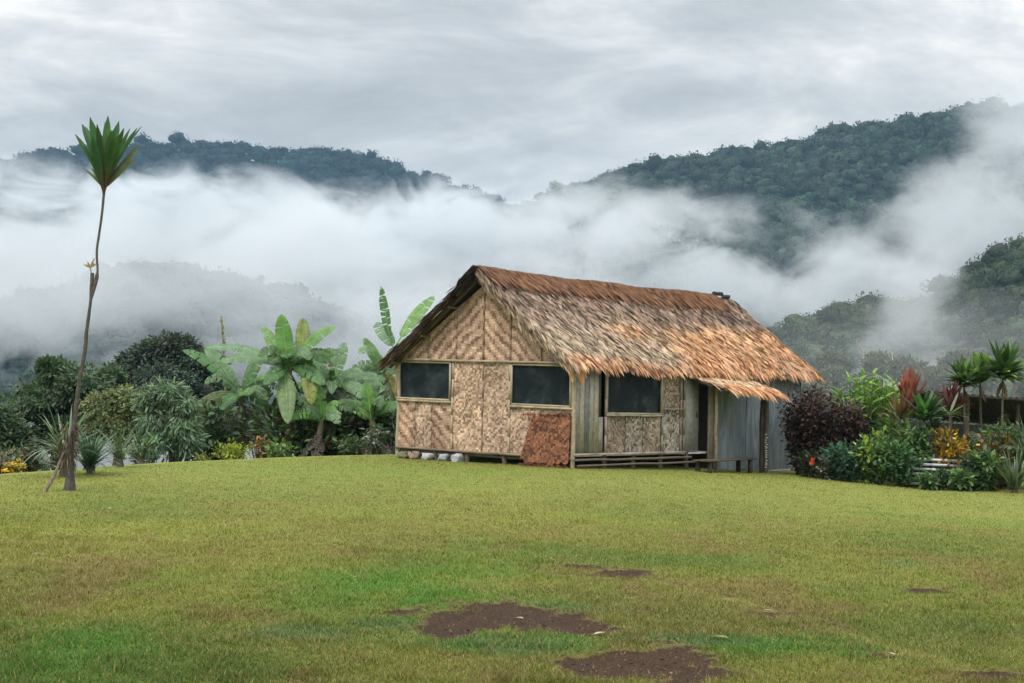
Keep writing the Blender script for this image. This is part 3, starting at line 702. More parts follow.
# big curled leaves at the near eave corner
mb = MB()
for du, ln_, wd_ in ((-.28, .62, .15), (-.02, .66, .17), (.12, .5, .12)):
    p = roof_pt(np.array([UF+.34+du]), np.array([SLL-.25]), 1, .06); leaves(mb, p, [-GA*.35-UP*.9+LA*(.1+du)], [-LA*.6-GA*.6], [ln_], [wd_], (.52, .29, .15), .3, 5)
hpart('loose_thatch_leaf', mb, M['straw'], roof)
# ridge cap: leaves folded across the ridge
mb = MB()
uu = np.linspace(UF-.02, UB-.9, 90)
for side in (1, -1):
    ss = np.linspace(0, .62, 7); gu, gs = np.meshgrid(uu, ss); v = roof_pt(gu.ravel(), gs.ravel(), side, .085+.03*vnoise(gu.ravel()*6, gs.ravel(), 0, 5))
    i = (np.arange(6)[:, None]*90+np.arange(89)[None]).ravel(); mb.add(v, np.stack((i, i+1, i+91, i+90), 1), RB*.7)
    n = 2600; u = UF-.04+(UB-.9-UF)*rng.random(n); s = .52*rng.random(n)**1.3
    p = roof_pt(u, s, side, .11+.02*rng.random(n)); q = roof_pt(u+.3, s+.5, side, .10); d = q-p
    a = fbm(u*1.4, u*0, 0, 33, 3)[:, None]
    c = (RB*(1-a)+OR*.5*a)*(.55+.8*rng.random((n, 1)))
    dk = (rng.random((n, 1)) < .12); c = np.where(dk, c*.35, c)
    nr = np.cross(LA, d); nr *= np.sign(nr[:, 2:3]); leaves(mb, p, d, nr+rng.normal(size=(n, 3))*.25*np.linalg.norm(nr, axis=1)[:, None], .28+.2*rng.random(n), .035+.03*rng.random(n), c, .15, 2)
hpart('ridge_cap', mb, M['straw'])
# a bit of dark roll at each ridge end
mb = MB(); tube(mb, roof_pt(np.linspace(UB-1.0, UB-.55, 4), np.zeros(4), 1, .12), .06, 8, (.05, .05, .055), .3); tube(mb, roof_pt(np.linspace(UB-.42, UB-.05, 4), np.zeros(4), 1, .05), .05, 8, (.07, .07, .075), .3)
hpart('ridge_roll', mb, M['wood'])
# rafters seen under the front verge
for v_, z_ in ((.0, 0), (W, 0)):
    mb = MB(); sgn = 1 if v_ == 0 else -1
    bar(mb, roof_pt(np.array(UF+.2), np.array(.1), sgn, -.15).reshape(3), roof_pt(np.array(UF+.2), np.array(SLL+.05), sgn, -.15).reshape(3), .06, .06, (.12, .09, .065)); hpart('rafter', mb, M['wood'])
for s_ in (.1, 1.2, 2.3, SLL-.2):
    mb = MB(); bar(mb, roof_pt(np.array(UF+.02), np.array(s_), -1, -.19).reshape(3), roof_pt(np.array(1.5), np.array(s_), -1, -.19).reshape(3), .05, .05, (.13, .10, .07)); hpart('purlin', mb, M['wood'])
# loose stick poking out of the left eave
mb = MB(); a = roof_pt(np.array(UF+.1), np.array(SLL-.5), -1, -.12).reshape(3); tube(mb, [a, a+GA*.55-UP*.42-LA*.1], [.03, .02], 6, (.10, .08, .06)); hpart('eave_pole', mb, M['wood'])
# low awning over the doorway
def aw(u, t, lift=0.0):
    u = np.asarray(u, float); t = np.asarray(t, float)
    v = .10-1.25*t; z = 2.14-.36*t-.012*(u-5)-.05*np.sin(u*2)*t+lift
    u, v, z = np.broadcast_arrays(u, v, z); return C0+u[..., None]*LA+v[..., None]*GA+z[..., None]*UP
A0, A1 = 4.9, 7.65
mb = MB(); gu, gs = np.meshgrid(np.linspace(A0, A1, 24), np.linspace(0, .9, 5)); v = aw(gu.ravel(), gs.ravel()); i = (np.arange(4)[:, None]*24+np.arange(23)[None]).ravel()
f = np.stack((i, i+1, i+25, i+24), 1); mb.add(v, f, (.14, .10, .07)); mb.add(v-UP*.06, f[:, ::-1], (.10, .07, .05))
for r in range(7):
    n = 170; u = A0+(A1-A0)*rng.random(n); t = .05+.8*r/6+.06*rng.normal(size=n); p = aw(u, t, .03+.03*rng.random(n)); d = np.array(-GA*1.15-UP*.36)+LA*(.15+.6*(rng.random(n)-.5))[:, None]
    k = rng.random((n, 1)); c = ((OR2*k+np.array((.50, .42, .30))*(1-k)) if r < 5 else (OR*k+OR2*(1-k)))*(.65+.6*rng.random((n, 1)))
    leaves(mb, p, d, UP+rng.normal(size=(n, 3))*.4, .3+.2*rng.random(n), .04+.04*rng.random(n), c, .25+.35*rng.random(n)+(.4 if r == 6 else 0), 3)
aw_o = hpart('awning', mb, M['straw'])
mb = MB(); bar(mb, aw(A0+.05, .82, -.11), aw(A1-.1, .82, -.11), .05, .05, (.12, .10, .08)); hpart('awning_pole', mb, M['wood'], aw_o)

# ------------------------------------------------------------------ things about the hut
# rust-brown mat leaning against the gable wall
def fr(px, py, offs, zlo):
    v = vpx(px); return v
mb = MB(); k = 16
vt = np.linspace(.0, 1.36, k); tq = np.linspace(.02, 1.1, k); bot = .04+.10*(rng.random(k))+np.where(vt > 1.2, .12, 0)-.03*vt; top = 1.17+.03*np.sin(vt*4)
bp = [C0+v*GA-LA*.17+UP*(b_) for v, b_ in zip(vt, bot)]; tp = [C0+v*GA-LA*.05+UP*(t_) for v, t_ in zip(tq, top)]
a = np.array(bp+tp+[p-LA*.02 for p in bp]+[p-LA*.02 for p in tp]); i = np.arange(k-1)
mb.add(a, np.stack((i, i+1, k+i+1, k+i), 1)); mb.add(a, np.stack((2*k+i+1, 2*k+i, 3*k+i, 3*k+i+1), 1)); mb.add(a, np.stack((i+1, i, 2*k+i, 2*k+i+1), 1)); mb.add(a, np.stack((k+i, k+i+1, 3*k+i+1, 3*k+i), 1))
mb.add(a, [(0, k, 3*k, 2*k), (k-1, 3*k-1, 4*k-1, 2*k-1)])
for q in range(2):
    n = 60; v = 1.36*rng.random(n); z = (.05 if q == 0 else 1.15)*np.ones(n)
    p = C0+v[:, None]*GA-LA*(.19 if q == 0 else .08)+z[:, None]*UP; leaves(mb, p, GA*rng.normal(size=(n, 1))+UP*(-.6 if q == 0 else .6), np.broadcast_to(-LA, (n, 3)), .08+.08*rng.random(n), .04, jit((.22, .08, .035), n, .4), 0, 1, shape='strap')
rm = mb.build('woven_mat', MW['rust'], loc=C0); tag(rm, 'rust brown woven mat leaning against the gable wall under the right window', 'mat')
# low plank bench by the door
B0 = C0+4.35*LA-.95*GA*1.0; B0 = B0+UP*(float(gz(B0[0], B0[1])))
be = thing('plank_bench', B0, 'low dark plank bench standing before the doorway of the hut', 'bench')
bw, bl = .5, 2.35
for j in range(3):
    mb = MB(); box(mb, LA*0+GA*(j*.17)+UP*(.27-.0*j), LA*bl, GA*.15, UP*.035, (.085+.02*j, .07+.015*j, .06)); mb.build('seat_plank', M['wood'], be)
for a_, b_ in ((.12, .04), (bl-.25, .04), (.12, .38), (bl-.25, .38)):
    mb = MB(); box(mb, LA*a_+GA*b_-UP*.12, LA*.09, GA*.09, UP*.388, (.06, .05, .042)); mb.build('leg', M['wood'], be)
# stones and rubble under the gable wall
m, N, L = mat_new('stone'); a = nd(N, 'ShaderNodeAttribute', attribute_name='Col').outputs['Color']; n = noise(N, L, objco(N), 9, 5, .65)
out(N, L, bsdf(N, L, mixc(N, L, .8, a, ramp(N, L, n, [(.3, (.4,)*3), (.7, (1.2,)*3)]), 'MULTIPLY'), .8, .3, n, .6, .03).outputs[0]); MST = m
stones = [(432, 452.5, 11, 7, (.62, .64, .68), 'long whitish stone under the gable wall, left of its white neighbour'), (447, 455, 9, 6, (.55, .57, .62), 'squarish whitish stone under the middle of the gable wall'), (461, 455.5, 10, 7, (.60, .62, .66), 'whitish stone under the gable wall, right of the middle'),
          (419, 451, 9, 7, (.40, .30, .23), 'tan block under the left half of the gable wall'), (408, 450, 8, 6, (.26, .27, .15), 'mossy green stone beneath the left window')]
for px, py, w_, h_, c, lab in stones:
    w_ *= 1.5; h_ *= 1.15; c = tuple(q*.85 for q in c)
    v = vpx(px); q = C0+v*GA-LA*.02; s_ = q[1]/F; iv, if_ = ico(); mb = MB()
    vv = np.sign(iv)*np.abs(iv)**.6*(1+.8*(rng.random((len(iv), 1))-.5)); vv = (vv+.12*np.sin(vv[:, [1, 2, 0]]*5+w_))*np.array((w_, w_*.8, h_))*s_*.5
    mb.add(vv, if_, c); z0 = float(gz(q[0], q[1])); o = mb.build('stone', MST, loc=None); o.location = (q[0], q[1], z0+h_*s_*.42); o.rotation_euler = (0, 0, PI/2-TH); tag(o, lab, 'stone')
# ------------------------------------------------------------------ vegetation
def part(name, mb, mat, root, smooth_shade=False):
    o = mb.build(name, mat, smooth_shade=smooth_shade, loc=np.array(root.location)); o.location = (0, 0, 0); o.parent = root; return o
def curve(pts, k=12):
    pts = np.asarray(pts, float); t = np.linspace(0, 1, len(pts)); q = np.linspace(0, 1, k)
    r = np.stack([np.interp(q, t, pts[:, j]) for j in range(3)], 1)
    for _ in range(2): r[1:-1] = (r[:-2]+2*r[1:-1]+r[2:])/4
    return r
# ---- tree with limbs and a leafy crown
def tree(name, base, blobs, label, cat, colr, trunk_r=.16, leaf=.22, per=900, bark=(.09, .075, .06), group=None, narrow=.42, flat=.75, updir=.3, tmat=None, layered=False, core=True):
    """blobs: (center xyz, radius)"""
    base = np.asarray(base, float); t = thing(name, base, label, cat, group)
    C = np.array([b[0] for b in blobs]); R = np.array([b[1] for b in blobs])
    top = C[np.argmax(C[:, 2])]; mid = C.mean(0)
    mb = MB(); tp = curve([base-UP*.3, base*.6+mid*.4+rng.normal(size=3)*.1, mid, top-UP*R.max()*.3], 10)
    tube(mb, tp, np.linspace(trunk_r, trunk_r*.3, 10), 9, bark, .15)
    part('trunk', mb, M['bark'], t, True)
    for c, r in blobs:
        k = 3+int(5*rng.random()); mb2 = MB(); a = tp[min(k, 8)]
        tube(mb2, curve([a, (a+c)/2+UP*r*.1+rng.normal(size=3)*.15*r, c+UP*r*.3], 6), np.linspace(trunk_r*.45, trunk_r*.12, 6), 6, bark, .1); part('limb', mb2, M['bark'], t, True)
    mb = MB(); iv, if_ = ico()
    for c, r in blobs:
        if core: mb.add(c+iv*r*.58*(.7+.5*rng.random((len(iv), 1)))*np.array((1, 1, flat)), if_, np.array(colr)*.75)
        sub = 16; sd_ = rdir(sub); sd_[:, 2] = np.abs(sd_[:, 2])*1.0-.25; sc = c+sd_*np.array((1, 1, flat))*r*.68; sr = r*(.26+.2*rng.random(sub))
        n = per//sub
        q = rdir(sub*n).reshape(sub, n, 3)*(.55+.5*rng.random((sub, n, 1)))
        if layered: q[..., 2] *= .4
        p = (sc[:, None]+q*sr[:, None, None]).reshape(-1, 3); N_ = len(p)
        nr = (q.reshape(-1, 3)+UP*.7+rdir(N_)*.6); d = np.cross(nr, rdir(N_))+q.reshape(-1, 3)*.6+UP*(updir-.3)
        cl = np.repeat(np.asarray(colr)[None]*(.6+.8*rng.random((sub, 1)))*(1+.25*(rng.random((sub, 3))-.5)), n, 0)*(.7+.6*rng.random((N_, 1)))
        sz = leaf*(.6+.8*rng.random(N_)); leaves(mb, p, d, nr, sz, sz*narrow, cl, .3, 2, shape='leaf')
        m_ = per//10; q = rdir(m_); p = c+q*np.array((1, 1, flat))*r*(.85+.3*rng.random((m_, 1))); sz = leaf*(.6+.8*rng.random(m_))
        leaves(mb, p, q+rdir(m_)*.5, rdir(m_)+UP, sz, sz*narrow, np.asarray(colr)[None]*(.6+.8*rng.random((m_, 1))), .3, 2, shape='leaf')
    part('crown', mb, tmat or M['leaf'], t); return t
def pb(px, py, rpx, Y, dy=0):
    return (P(px, py, Y+dy), rpx*(Y)/F)
# ---- bushy plant of many stems and leaves
def bush(name, base, w, h, label, cat, cols, leaf=.12, n=900, narrow=.5, upright=.3, depth=None, group=None, stemc=(.10, .08, .06), stems=14, shell=.5, top_c=None, shape='leaf', flowers=None):
    base = np.asarray(base, float); t = thing(name, base, label, cat, group); depth = depth or w
    mb = MB(); tips = []
    for k in range(stems):
        a = rng.random()*2*PI; rr = (.3+.7*rng.random()); hh = h*(.72+.40*rng.random())*(1-.2*rr)
        tip = base+np.array((math.cos(a)*w/2*rr*.85, math.sin(a)*depth/2*rr*.85, hh)); tips.append(tip)
        tube(mb, curve([base+np.array((math.cos(a)*w*.1, math.sin(a)*depth*.1, -.05)), (base+tip)/2+np.array((math.cos(a)*w*.1, 0, 0)), tip], 5), np.linspace(.018, .006, 5), 5, stemc)
    part('stem', mb, M['bark'], t)
    tips = np.array(tips); k = rng.integers(0, stems, n)
    along = 1-.85*rng.random(n)**1.6
    q = rdir(n); spread = (w*.24)*(.4+.6*rng.random((n, 1)))
    p = base+(tips[k]-base)*along[:, None]+q*spread*np.array((1, 1, .8)); p[:, 2] = np.maximum(p[:, 2], base[2]+.02)
    cols = np.atleast_2d(np.array(cols, float)); ci = rng.integers(0, len(cols), n); kc = rng.integers(0, len(cols), stems)
    ci = np.where(rng.random(n) < .55, kc[k], ci); c = cols[ci]*(.6+.8*rng.random((n, 1)))
    d = q*.8+UP*upright+rdir(n)*.4; sz = leaf*(.55+.9*rng.random(n))
    mb = MB(); leaves(mb, p, d, UP+rdir(n)*.7, sz, sz*narrow, c, .25+.3*rng.random(n), 2, shape=shape)
    part('foliage', mb, M['leaf'], t)
    if flowers:
        for fx, fz, fr_, fc in flowers:
            mb = MB(); c0 = base+np.array((fx, -depth*.45, fz)); m_ = 14; dd = rdir(m_); dd[:, 1] = -np.abs(dd[:, 1])
            leaves(mb, np.tile(c0, (m_, 1)), dd, rdir(m_), fr_, fr_*.6, jit(fc, m_, .25), .2, 2, shape='leaf'); part('flower', mb, M['leaf'], t)
    return t
# ---- cordyline: bare stem with a fan of broad lance leaves
def cordyline(base, stem, n, ln, wd, cols, label, group=None, spread=.9, rad=.03, drooped=.5, name='cordyline', up_=1.0, skirt=0):
    n = int(n*1.5); wd *= 1.15
    base = np.asarray(base, float); t = thing(name, base, label, 'cordyline', group)
    stem = curve([base-UP*.1]+[np.asarray(s) for s in stem], 10); mb = MB(); tube(mb, stem, np.linspace(rad*1.3, rad*.8, 10), 7, (.13, .11, .09), .15); part('stem', mb, M['bark'], t, True)
    top = stem[-1]; mb = MB(); a = rng.random(n)*2*PI; el_ = (np.arange(n)+.5)/n
    lean = spread*(.15+1.5*el_)
    d = np.stack((np.cos(a)*lean, np.sin(a)*lean, np.full(n, up_)), 1)+rng.normal(size=(n, 3))*.06
    p = top+UP*(.20*(1-el_)-.06)[:, None]*ln; cols = np.atleast_2d(np.array(cols, float)); c = cols[rng.integers(0, len(cols), n)]*(.7+.6*rng.random((n, 1)))
    nr = np.stack((-np.cos(a)*1.0, -np.sin(a)*1.0, lean+.2), 1)+rng.normal(size=(n, 3))*.25
    leaves(mb, p, d, nr, ln*(.75+.4*rng.random(n)), wd*(.8+.4*rng.random(n)), c, drooped*(.3+.9*el_), 6)
    if skirt:
        a = rng.random(skirt)*2*PI; d = np.stack((np.cos(a)*.5, np.sin(a)*.5, -np.ones(skirt)), 1); leaves(mb, top-UP*.1*rng.random((skirt, 1))-UP*.05, d, rdir(skirt), ln*.6, wd*.6, jit((.20, .13, .07), skirt), .4, 4)
    part('crown', mb, M['leaf'], t); return t
# ---- strap-leaved rosette
def rosette(base, n, ln, wd, cols, label, cat, drooped=1.2, name='strap_leaf_plant', group=None, spread=.8, h0=.0, stiff=1.0):
    base = np.asarray(base, float); t = thing(name, base, label, cat, group)
    a = rng.random(n)*2*PI; lean = spread*(.1+rng.random(n)); d = np.stack((np.cos(a)*lean, np.sin(a)*lean, np.ones(n)*stiff), 1)
    cols = np.atleast_2d(np.array(cols, float)); c = cols[rng.integers(0, len(cols), n)]*(.65+.7*rng.random((n, 1)))
    if h0:
        mb = MB(); tube(mb, curve([base-UP*.1, base+UP*h0*.5, base+UP*h0], 6), [.09, .08, .08, .07, .07, .06], 8, (.12, .09, .07), .2); part('stem', mb, M['bark'], t, True)
    mb = MB(); nr = np.stack((-np.cos(a), -np.sin(a), lean+.3), 1); leaves(mb, base+UP*h0+rng.normal(size=(n, 3))*np.array((.04, .04, .03)), d, nr, ln*(.6+.6*rng.random(n)), wd, c, drooped*(.5+.8*rng.random(n)), 8, shape='strap')
    part('foliage', mb, M['leaf'], t); return t

# ---- the tall lone cordyline on the left of the lawn
YC = 26.6; base = gpix(70, YC)
t = thing('cordyline_tree', base, 'tall thin lone cordyline with a tuft of broad leaves on the lawn at the left', 'cordyline')
pts = [P(70, 493, YC), P(70, 470, YC), P(70.5, 445, YC), P(75, 420, YC), P(78.5, 385, YC), P(85.5, 350, YC), P(86, 335, YC), P(88.5, 318, YC), P(91, 298, YC)]
mb = MB(); pp = curve(pts, 26); rr = np.interp(np.linspace(0, 1, 26), [0, .05, .12, .25, .45, .7, 1], [.12, .085, .062, .050, .038, .030, .025]); tube(mb, pp, rr, 10, (.085, .078, .066), .22); part('trunk', mb, M['bark'], t, True)
mb = MB(); tube(mb, curve([P(91, 298, YC), P(91.5, 286, YC), P(92.5, 273, YC)], 6), np.linspace(.03, .034, 6), 8, (.11, .085, .07), .2); part('branch_stub', mb, M['bark'], t, True)
mb = MB(); pq = curve([P(91, 298, YC), P(95, 285, YC), P(98, 272, YC), P(97, 262, YC), P(96.5, 250, YC), P(99, 235, YC), P(102, 215, YC), P(104, 193, YC)], 22); tube(mb, pq, np.interp(np.linspace(0, 1, 22), [0, .24, .28, 1], [.032, .036, .02, .022]), 8, (.10, .09, .075), .15); part('upper_stem', mb, M['bark'], t, True)
mb = MB(); n = 6
leaves(mb, np.tile(P(90, 268, YC), (n, 1)), [(P(x, y, YC)-P(90, 268, YC)) for x, y in ((83, 262), (95, 255), (88, 262), (86, 264), (94, 262), (100, 259))], np.tile((0, -1.0, .2), (n, 1)), [.13, .2, .12, .1, .12, .14], .035, jit((.30, .22, .10), n), .3, 3)
tube(mb, [P(91.5, 274, YC), P(90, 267, YC)], .009, 5, (.2, .16, .1)); part('dry_sprout', mb, M['leaf'], t)
# crown leaves (tip positions follow the photo's fan)
top = P(104, 196, YC); mb = MB()
tips = [(75, 134, .0, .10), (82, 124, .2, .16), (90, 117, -.2, .19), (86, 127, .3, .17), (97, 124, -.35, .15), (108, 115.5, -.1, .20), (105, 122, .3, .17), (119, 121, .0, .16), (124, 128, -.3, .12), (130, 128.5, .2, .09), (137, 128, -.1, .09), (142, 126, .1, .07), (112, 130, -.4, .16), (92, 136, -.4, .15), (126, 138, .35, .11), (101, 134, .4, .18), (117, 136, -.4, .14), (84, 145, -.3, .11)]
for x, y, dy, wd in tips:
    tip = P(x, y, YC+dy); b = top-UP*.04+UP*.20*rng.random(); v = tip-b; L_ = np.linalg.norm(v); out_ = v*np.array((1, 1, 0)); d = v-out_*.35+UP*.05
    c = jit((.040, .105, .035), 1, .3, .15)[0]; ns = 8
    nr = np.array((rng.normal()*.5, -1.0, .25))
    # lower part of the fan is reddish stalk
    d = d/np.linalg.norm(d); s_ = np.cross(d, nr); s_ /= np.linalg.norm(s_); ts = np.linspace(0, 1, ns+1)
    cen = np.array([b+d*L_*q*(1-.0)+(v-d*L_)*q**2 for q in ts]); w_ = .86*wd*np.array([.16+.90*np.sin(PI*min(1, q**1.7))**.8 for q in ts]); w_[-1] = .01
    V = np.concatenate((cen-s_*w_[:, None]/2-nr*.0, cen+nr*.02*np.sin(ts*PI)[:, None], cen+s_*w_[:, None]/2)); i = np.arange(ns)
    cl = [np.array((.12, .05, .035))*(1-min(1, q/.42))+c*min(1, q/.42) for q in ts[:-1]]
    mb.add(V, np.stack((i, ns+1+i, ns+2+i, i+1), 1), cl); mb.add(V, np.stack((ns+1+i, 2*ns+2+i, 2*ns+3+i, ns+2+i), 1), np.array(cl)*1.15)
part('crown', mb, M['leaf'], t)
mb = MB(); n = 5
leaves(mb, np.tile(top+UP*.12, (n, 1)), [(P(x, y, YC)-top) for x, y in ((138, 150), (142, 143), (132, 158), (83, 165), (87, 160))], np.tile((.1, -1, .5), (n, 1)), [.95, .95, .75, .5, .45], [.12, .08, .10, .05, .05], jit((.10, .14, .05), n), [.15, .1, .5, .5, .4], 6); part('faded_leaf', mb, M['leaf'], t)
mb = MB(); n = 150; z = .4+.75*rng.random(n); a = rng.random(n)*2*PI; q = base+np.stack((np.cos(a)*.10, np.sin(a)*.10, z), 1)
leaves(mb, q, np.stack((np.cos(a)*.5, np.sin(a)*.5, -1+rng.normal(size=n)*.5), 1), rdir(n), .10+.14*rng.random(n), .03, jit((.11, .08, .06), n, .5), .2, 3); part('dead_leaf_skirt', mb, M['leaf'], t)
# the stick
a_, b_ = gpix(46, 26.2, -.03), P(64, 452, 26.6); mb = MB(); tube(mb, curve([a_, a_*.6+b_*.4+np.array((.03, 0, -.02)), b_], 8), np.linspace(.035, .022, 8), 7, (.17, .14, .11), .2)
s_ = mb.build('leaning_stick', M['bark'], smooth_shade=True, loc=a_); tag(s_, 'grey stick leaning against the foot of the tall cordyline', 'stick')
# strap plants behind its foot
rosette(gpix(66, 30.0, .0), 90, 1.05, .05, [(.11, .17, .10), (.20, .26, .19), (.07, .13, .06)], 'pale arching strap-leaf plant left behind the cordyline foot', 'plant', 1.5, spread=1.0, h0=.35)
rosette(gpix(92, 31.0, .0), 90, 1.0, .06, [(.05, .11, .07), (.09, .16, .11)], 'dark green strap-leaf plant right behind the cordyline foot', 'plant', 1.3, spread=.8, h0=.1)
rosette(gpix(122, 33.5, .05), 60, .9, .04, [(.16, .21, .14), (.07, .12, .05)], 'silvery arching grass clump below the olive shrub', 'plant', 1.5, spread=.9, h0=.1)
rosette(gpix(143, 36, .05), 50, .8, .04, [(.12, .17, .11), (.06, .10, .05)], 'thin grey-green grass clump at the foot of the feathery shrub', 'plant', 1.4, spread=.9, h0=.1)

# ---- trees and shrubs on the left, beyond the crest
tree('leafy_tree', gpix(60, 56), [pb(62, 374, 17, 56), pb(42, 392, 26, 56, 1), pb(84, 384, 24, 56, -1), pb(58, 402, 30, 56), pb(24, 412, 26, 56), pb(100, 400, 24, 56, 1), pb(70, 425, 34, 56), pb(30, 440, 30, 56), pb(110, 378, 14, 56), pb(48, 366, 9, 56)],
     'mid green tree with layered leafy boughs behind the tall cordyline', 'tree', (.065, .115, .052), .2, .17, 4200, layered=True)
tree('round_tree', gpix(172, 62), [pb(166, 352, 23, 62), pb(180, 348, 17, 62), pb(150, 355, 17, 62), pb(136, 366, 20, 62, 1), pb(190, 362, 22, 62), pb(212, 366, 16, 62, 1), pb(134, 380, 18, 62), pb(165, 385, 34, 62, -1), pb(203, 392, 30, 62), pb(222, 402, 26, 62), pb(190, 425, 36, 62), pb(225, 435, 30, 62), pb(150, 415, 36, 62), pb(245, 425, 24, 62, 1)],
     'dense dark rounded tree behind the left banana plants', 'tree', (.055, .085, .062), .3, .15, 5200, narrow=.5)
tree('leafy_tree', gpix(-30, 50), [pb(-14, 420, 28, 50), pb(-40, 400, 32, 50), pb(8, 436, 22, 50), pb(-35, 440, 30, 50)], 'dark green tree cut by the left edge of the view', 'tree', (.055, .10, .042), .2, .18, 2600)
bush('leafy_shrub', gpix(18, 43, .3), 1.5, 1.45, 'bright lime green shrub at the left below the layered tree', 'shrub', [(.15, .22, .04), (.10, .18, .03)], .11, 2200, .5)
tree('olive_shrub', gpix(112, 41), [pb(100, 408, 18, 41), pb(122, 402, 20, 41), pb(137, 410, 17, 41), pb(112, 424, 22, 41), pb(130, 428, 20, 41), pb(96, 428, 16, 41)],
     'loose olive green shrub with fine leaves right of the tall cordyline', 'shrub', (.17, .21, .09), .06, .11, 2800, core=False, bark=(.14, .11, .08))
# feathery shrub: arching pinnate fronds
def fronds(name, base, n, ln, label, cat, colr, lf=.2, lw=.03, spread=.6, h0=0.0, drooped=.8, pairs=16, stemc=(.16, .17, .09), group=None, height_var=.5):
    base = np.asarray(base, float); t = thing(name, base, label, cat, group)
    for k in range(n):
        a = rng.random()*2*PI; lean = spread*(.15+rng.random()); d = np.array((math.cos(a)*lean, math.sin(a)*lean, 1.0)); d /= np.linalg.norm(d)
        L_ = ln*(1-height_var*rng.random()); p = base+UP*h0*rng.random()+np.array((math.cos(a), math.sin(a), 0))*.15*rng.random(); pts = [p]; dd = d.copy()
        for i in range(9):
            dd = dd+np.array((0, 0, -drooped/9*(.3+i/6))); dd /= np.linalg.norm(dd); pts.append(pts[-1]+dd*L_/9)
        pts = np.array(pts); mb = MB(); tube(mb, pts, np.linspace(.014, .004, 10), 4, stemc, cap=False)
        tq = np.linspace(.25, 1, pairs); c = np.stack([np.interp(tq*9, np.arange(10), pts[:, j]) for j in range(3)], 1); tn = np.gradient(c, axis=0); tn /= np.linalg.norm(tn, axis=1)[:, None]
        sd_ = np.cross(tn, UP); sd_ /= np.linalg.norm(sd_, axis=1)[:, None]+1e-6
        for sg in (-1, 1):
            dl = sd_*sg+tn*.6+rng.normal(size=(pairs, 3))*.12; leaves(mb, c, dl, np.cross(dl, tn)*sg+UP*.8, lf*(1-.5*np.abs(tq-.55)/.45)*(.8+.4*rng.random(pairs)), lw, np.asarray(colr)[None]*(.6+.8*rng.random((pairs, 1))), .5, 3)
        part('frond', mb, M['leaf'], t)
    return t
tree('feathery_shrub', gpix(168, 40), [pb(152, 400, 14, 40), pb(168, 394, 15, 40), pb(182, 404, 14, 40), pb(160, 418, 20, 40), pb(178, 424, 20, 40), pb(165, 440, 22, 40), pb(186, 440, 14, 40)], 'tall pale green shrub with drooping fine leaves left of the banana plants', 'shrub', (.14, .22, .13), .05, .20, 1900, narrow=.22, core=False, updir=-.5)
fronds('feathery_shrub', gpix(148, 43), 16, 2.1, 'feathery fronded shrub between the olive shrub and the taller pale one', 'shrub', (.07, .12, .055), .28, .045, .5, .3, .7, 18)
bush('flowering_shrub', gpix(6, 33.5, .0), .9, .55, 'low pinkish flowering shrub at the far left edge of the lawn', 'shrub', [(.10, .11, .06), (.22, .14, .12), (.05, .08, .03)], .10, 500)
bush('flower_clump', gpix(17, 32.4, .0), .42, .25, 'small clump of bright yellow flowers at the left edge of the lawn', 'flowers', [(.62, .42, .03), (.55, .33, .02), (.10, .14, .03)], .07, 260, .7)
bush('leafy_herb', gpix(30, 34, .0), .7, .65, 'green and red leafed herb between yellow flowers and strap-leaf plant', 'plant', [(.06, .13, .05), (.13, .07, .06), (.05, .10, .04)], .14, 320)
bush('leafy_herb', gpix(44, 36, .0), .8, .6, 'dull green herb with whitish leaves left of the strap-leaf plant', 'plant', [(.07, .12, .06), (.30, .32, .28)], .10, 300)
bush('golden_shrub', gpix(231, 39.3, .0), .95, .42, 'low rounded yellow-green shrub at the crest of the lawn', 'shrub', [(.26, .30, .03), (.20, .27, .03)], .08, 900, .55)
bush('golden_shrub', gpix(204, 39.0, .0), .6, .22, 'tiny yellowish tuft left of the rounded yellow-green shrub', 'shrub', [(.24, .26, .05), (.14, .18, .04)], .07, 260, .5)
bush('orange_shrub', gpix(262, 40.8, .0), .6, .62, 'small shrub with orange leaves in front of the banana stems', 'shrub', [(.48, .17, .03), (.20, .13, .04), (.06, .10, .03), (.06, .10, .03)], .10, 320)
bush('leafy_herb', gpix(280, 40.2, .0), .8, .35, 'fresh green herb at the foot of the middle banana stem', 'plant', [(.12, .22, .05), (.07, .14, .03)], .12, 260)
bush('leafy_herb', gpix(352, 41.2, .0), 1.0, .4, 'dark green herb at the foot of the right banana stems', 'plant', [(.05, .09, .03), (.08, .13, .05)], .12, 300)
bush('white_flower_herb', gpix(378, 41.5, .0), .6, .8, 'herb with pale whitish leaves beside the left corner of the hut', 'plant', [(.42, .45, .42), (.07, .11, .05), (.05, .09, .04)], .12, 320)
bush('leafy_herb', gpix(330, 44, .0), 3.6, 1.5, 'dark tangle of broad leaves beneath the banana plants', 'plant', [(.030, .045, .022), (.05, .07, .03), (.07, .05, .035)], .22, 1400, stems=30, depth=1.2)
# flower spike
b0 = gpix(226, 46); t = thing('flower_spike', b0, 'slim pale flower spike rising above the left banana leaves', 'plant'); mb = MB(); sp_ = curve([b0, P(226, 390, 46), P(223, 340, 46), P(221, 316, 46)], 10); tube(mb, sp_, np.linspace(.03, .008, 10), 6, (.20, .20, .12)); part('stem', mb, M['bark'], t)
mb = MB(); n = 130; q = rng.random(n)**.8; c = P(225.5, 352, 46)*(1-q[:, None])+P(221, 316, 46)*q[:, None]; leaves(mb, c, rdir(n)+UP*.3, rdir(n), .10*(1-.5*q), .05, jit((.42, .40, .28), n, .35), .2, 2, shape='leaf'); part('flower', mb, M['leaf'], t)

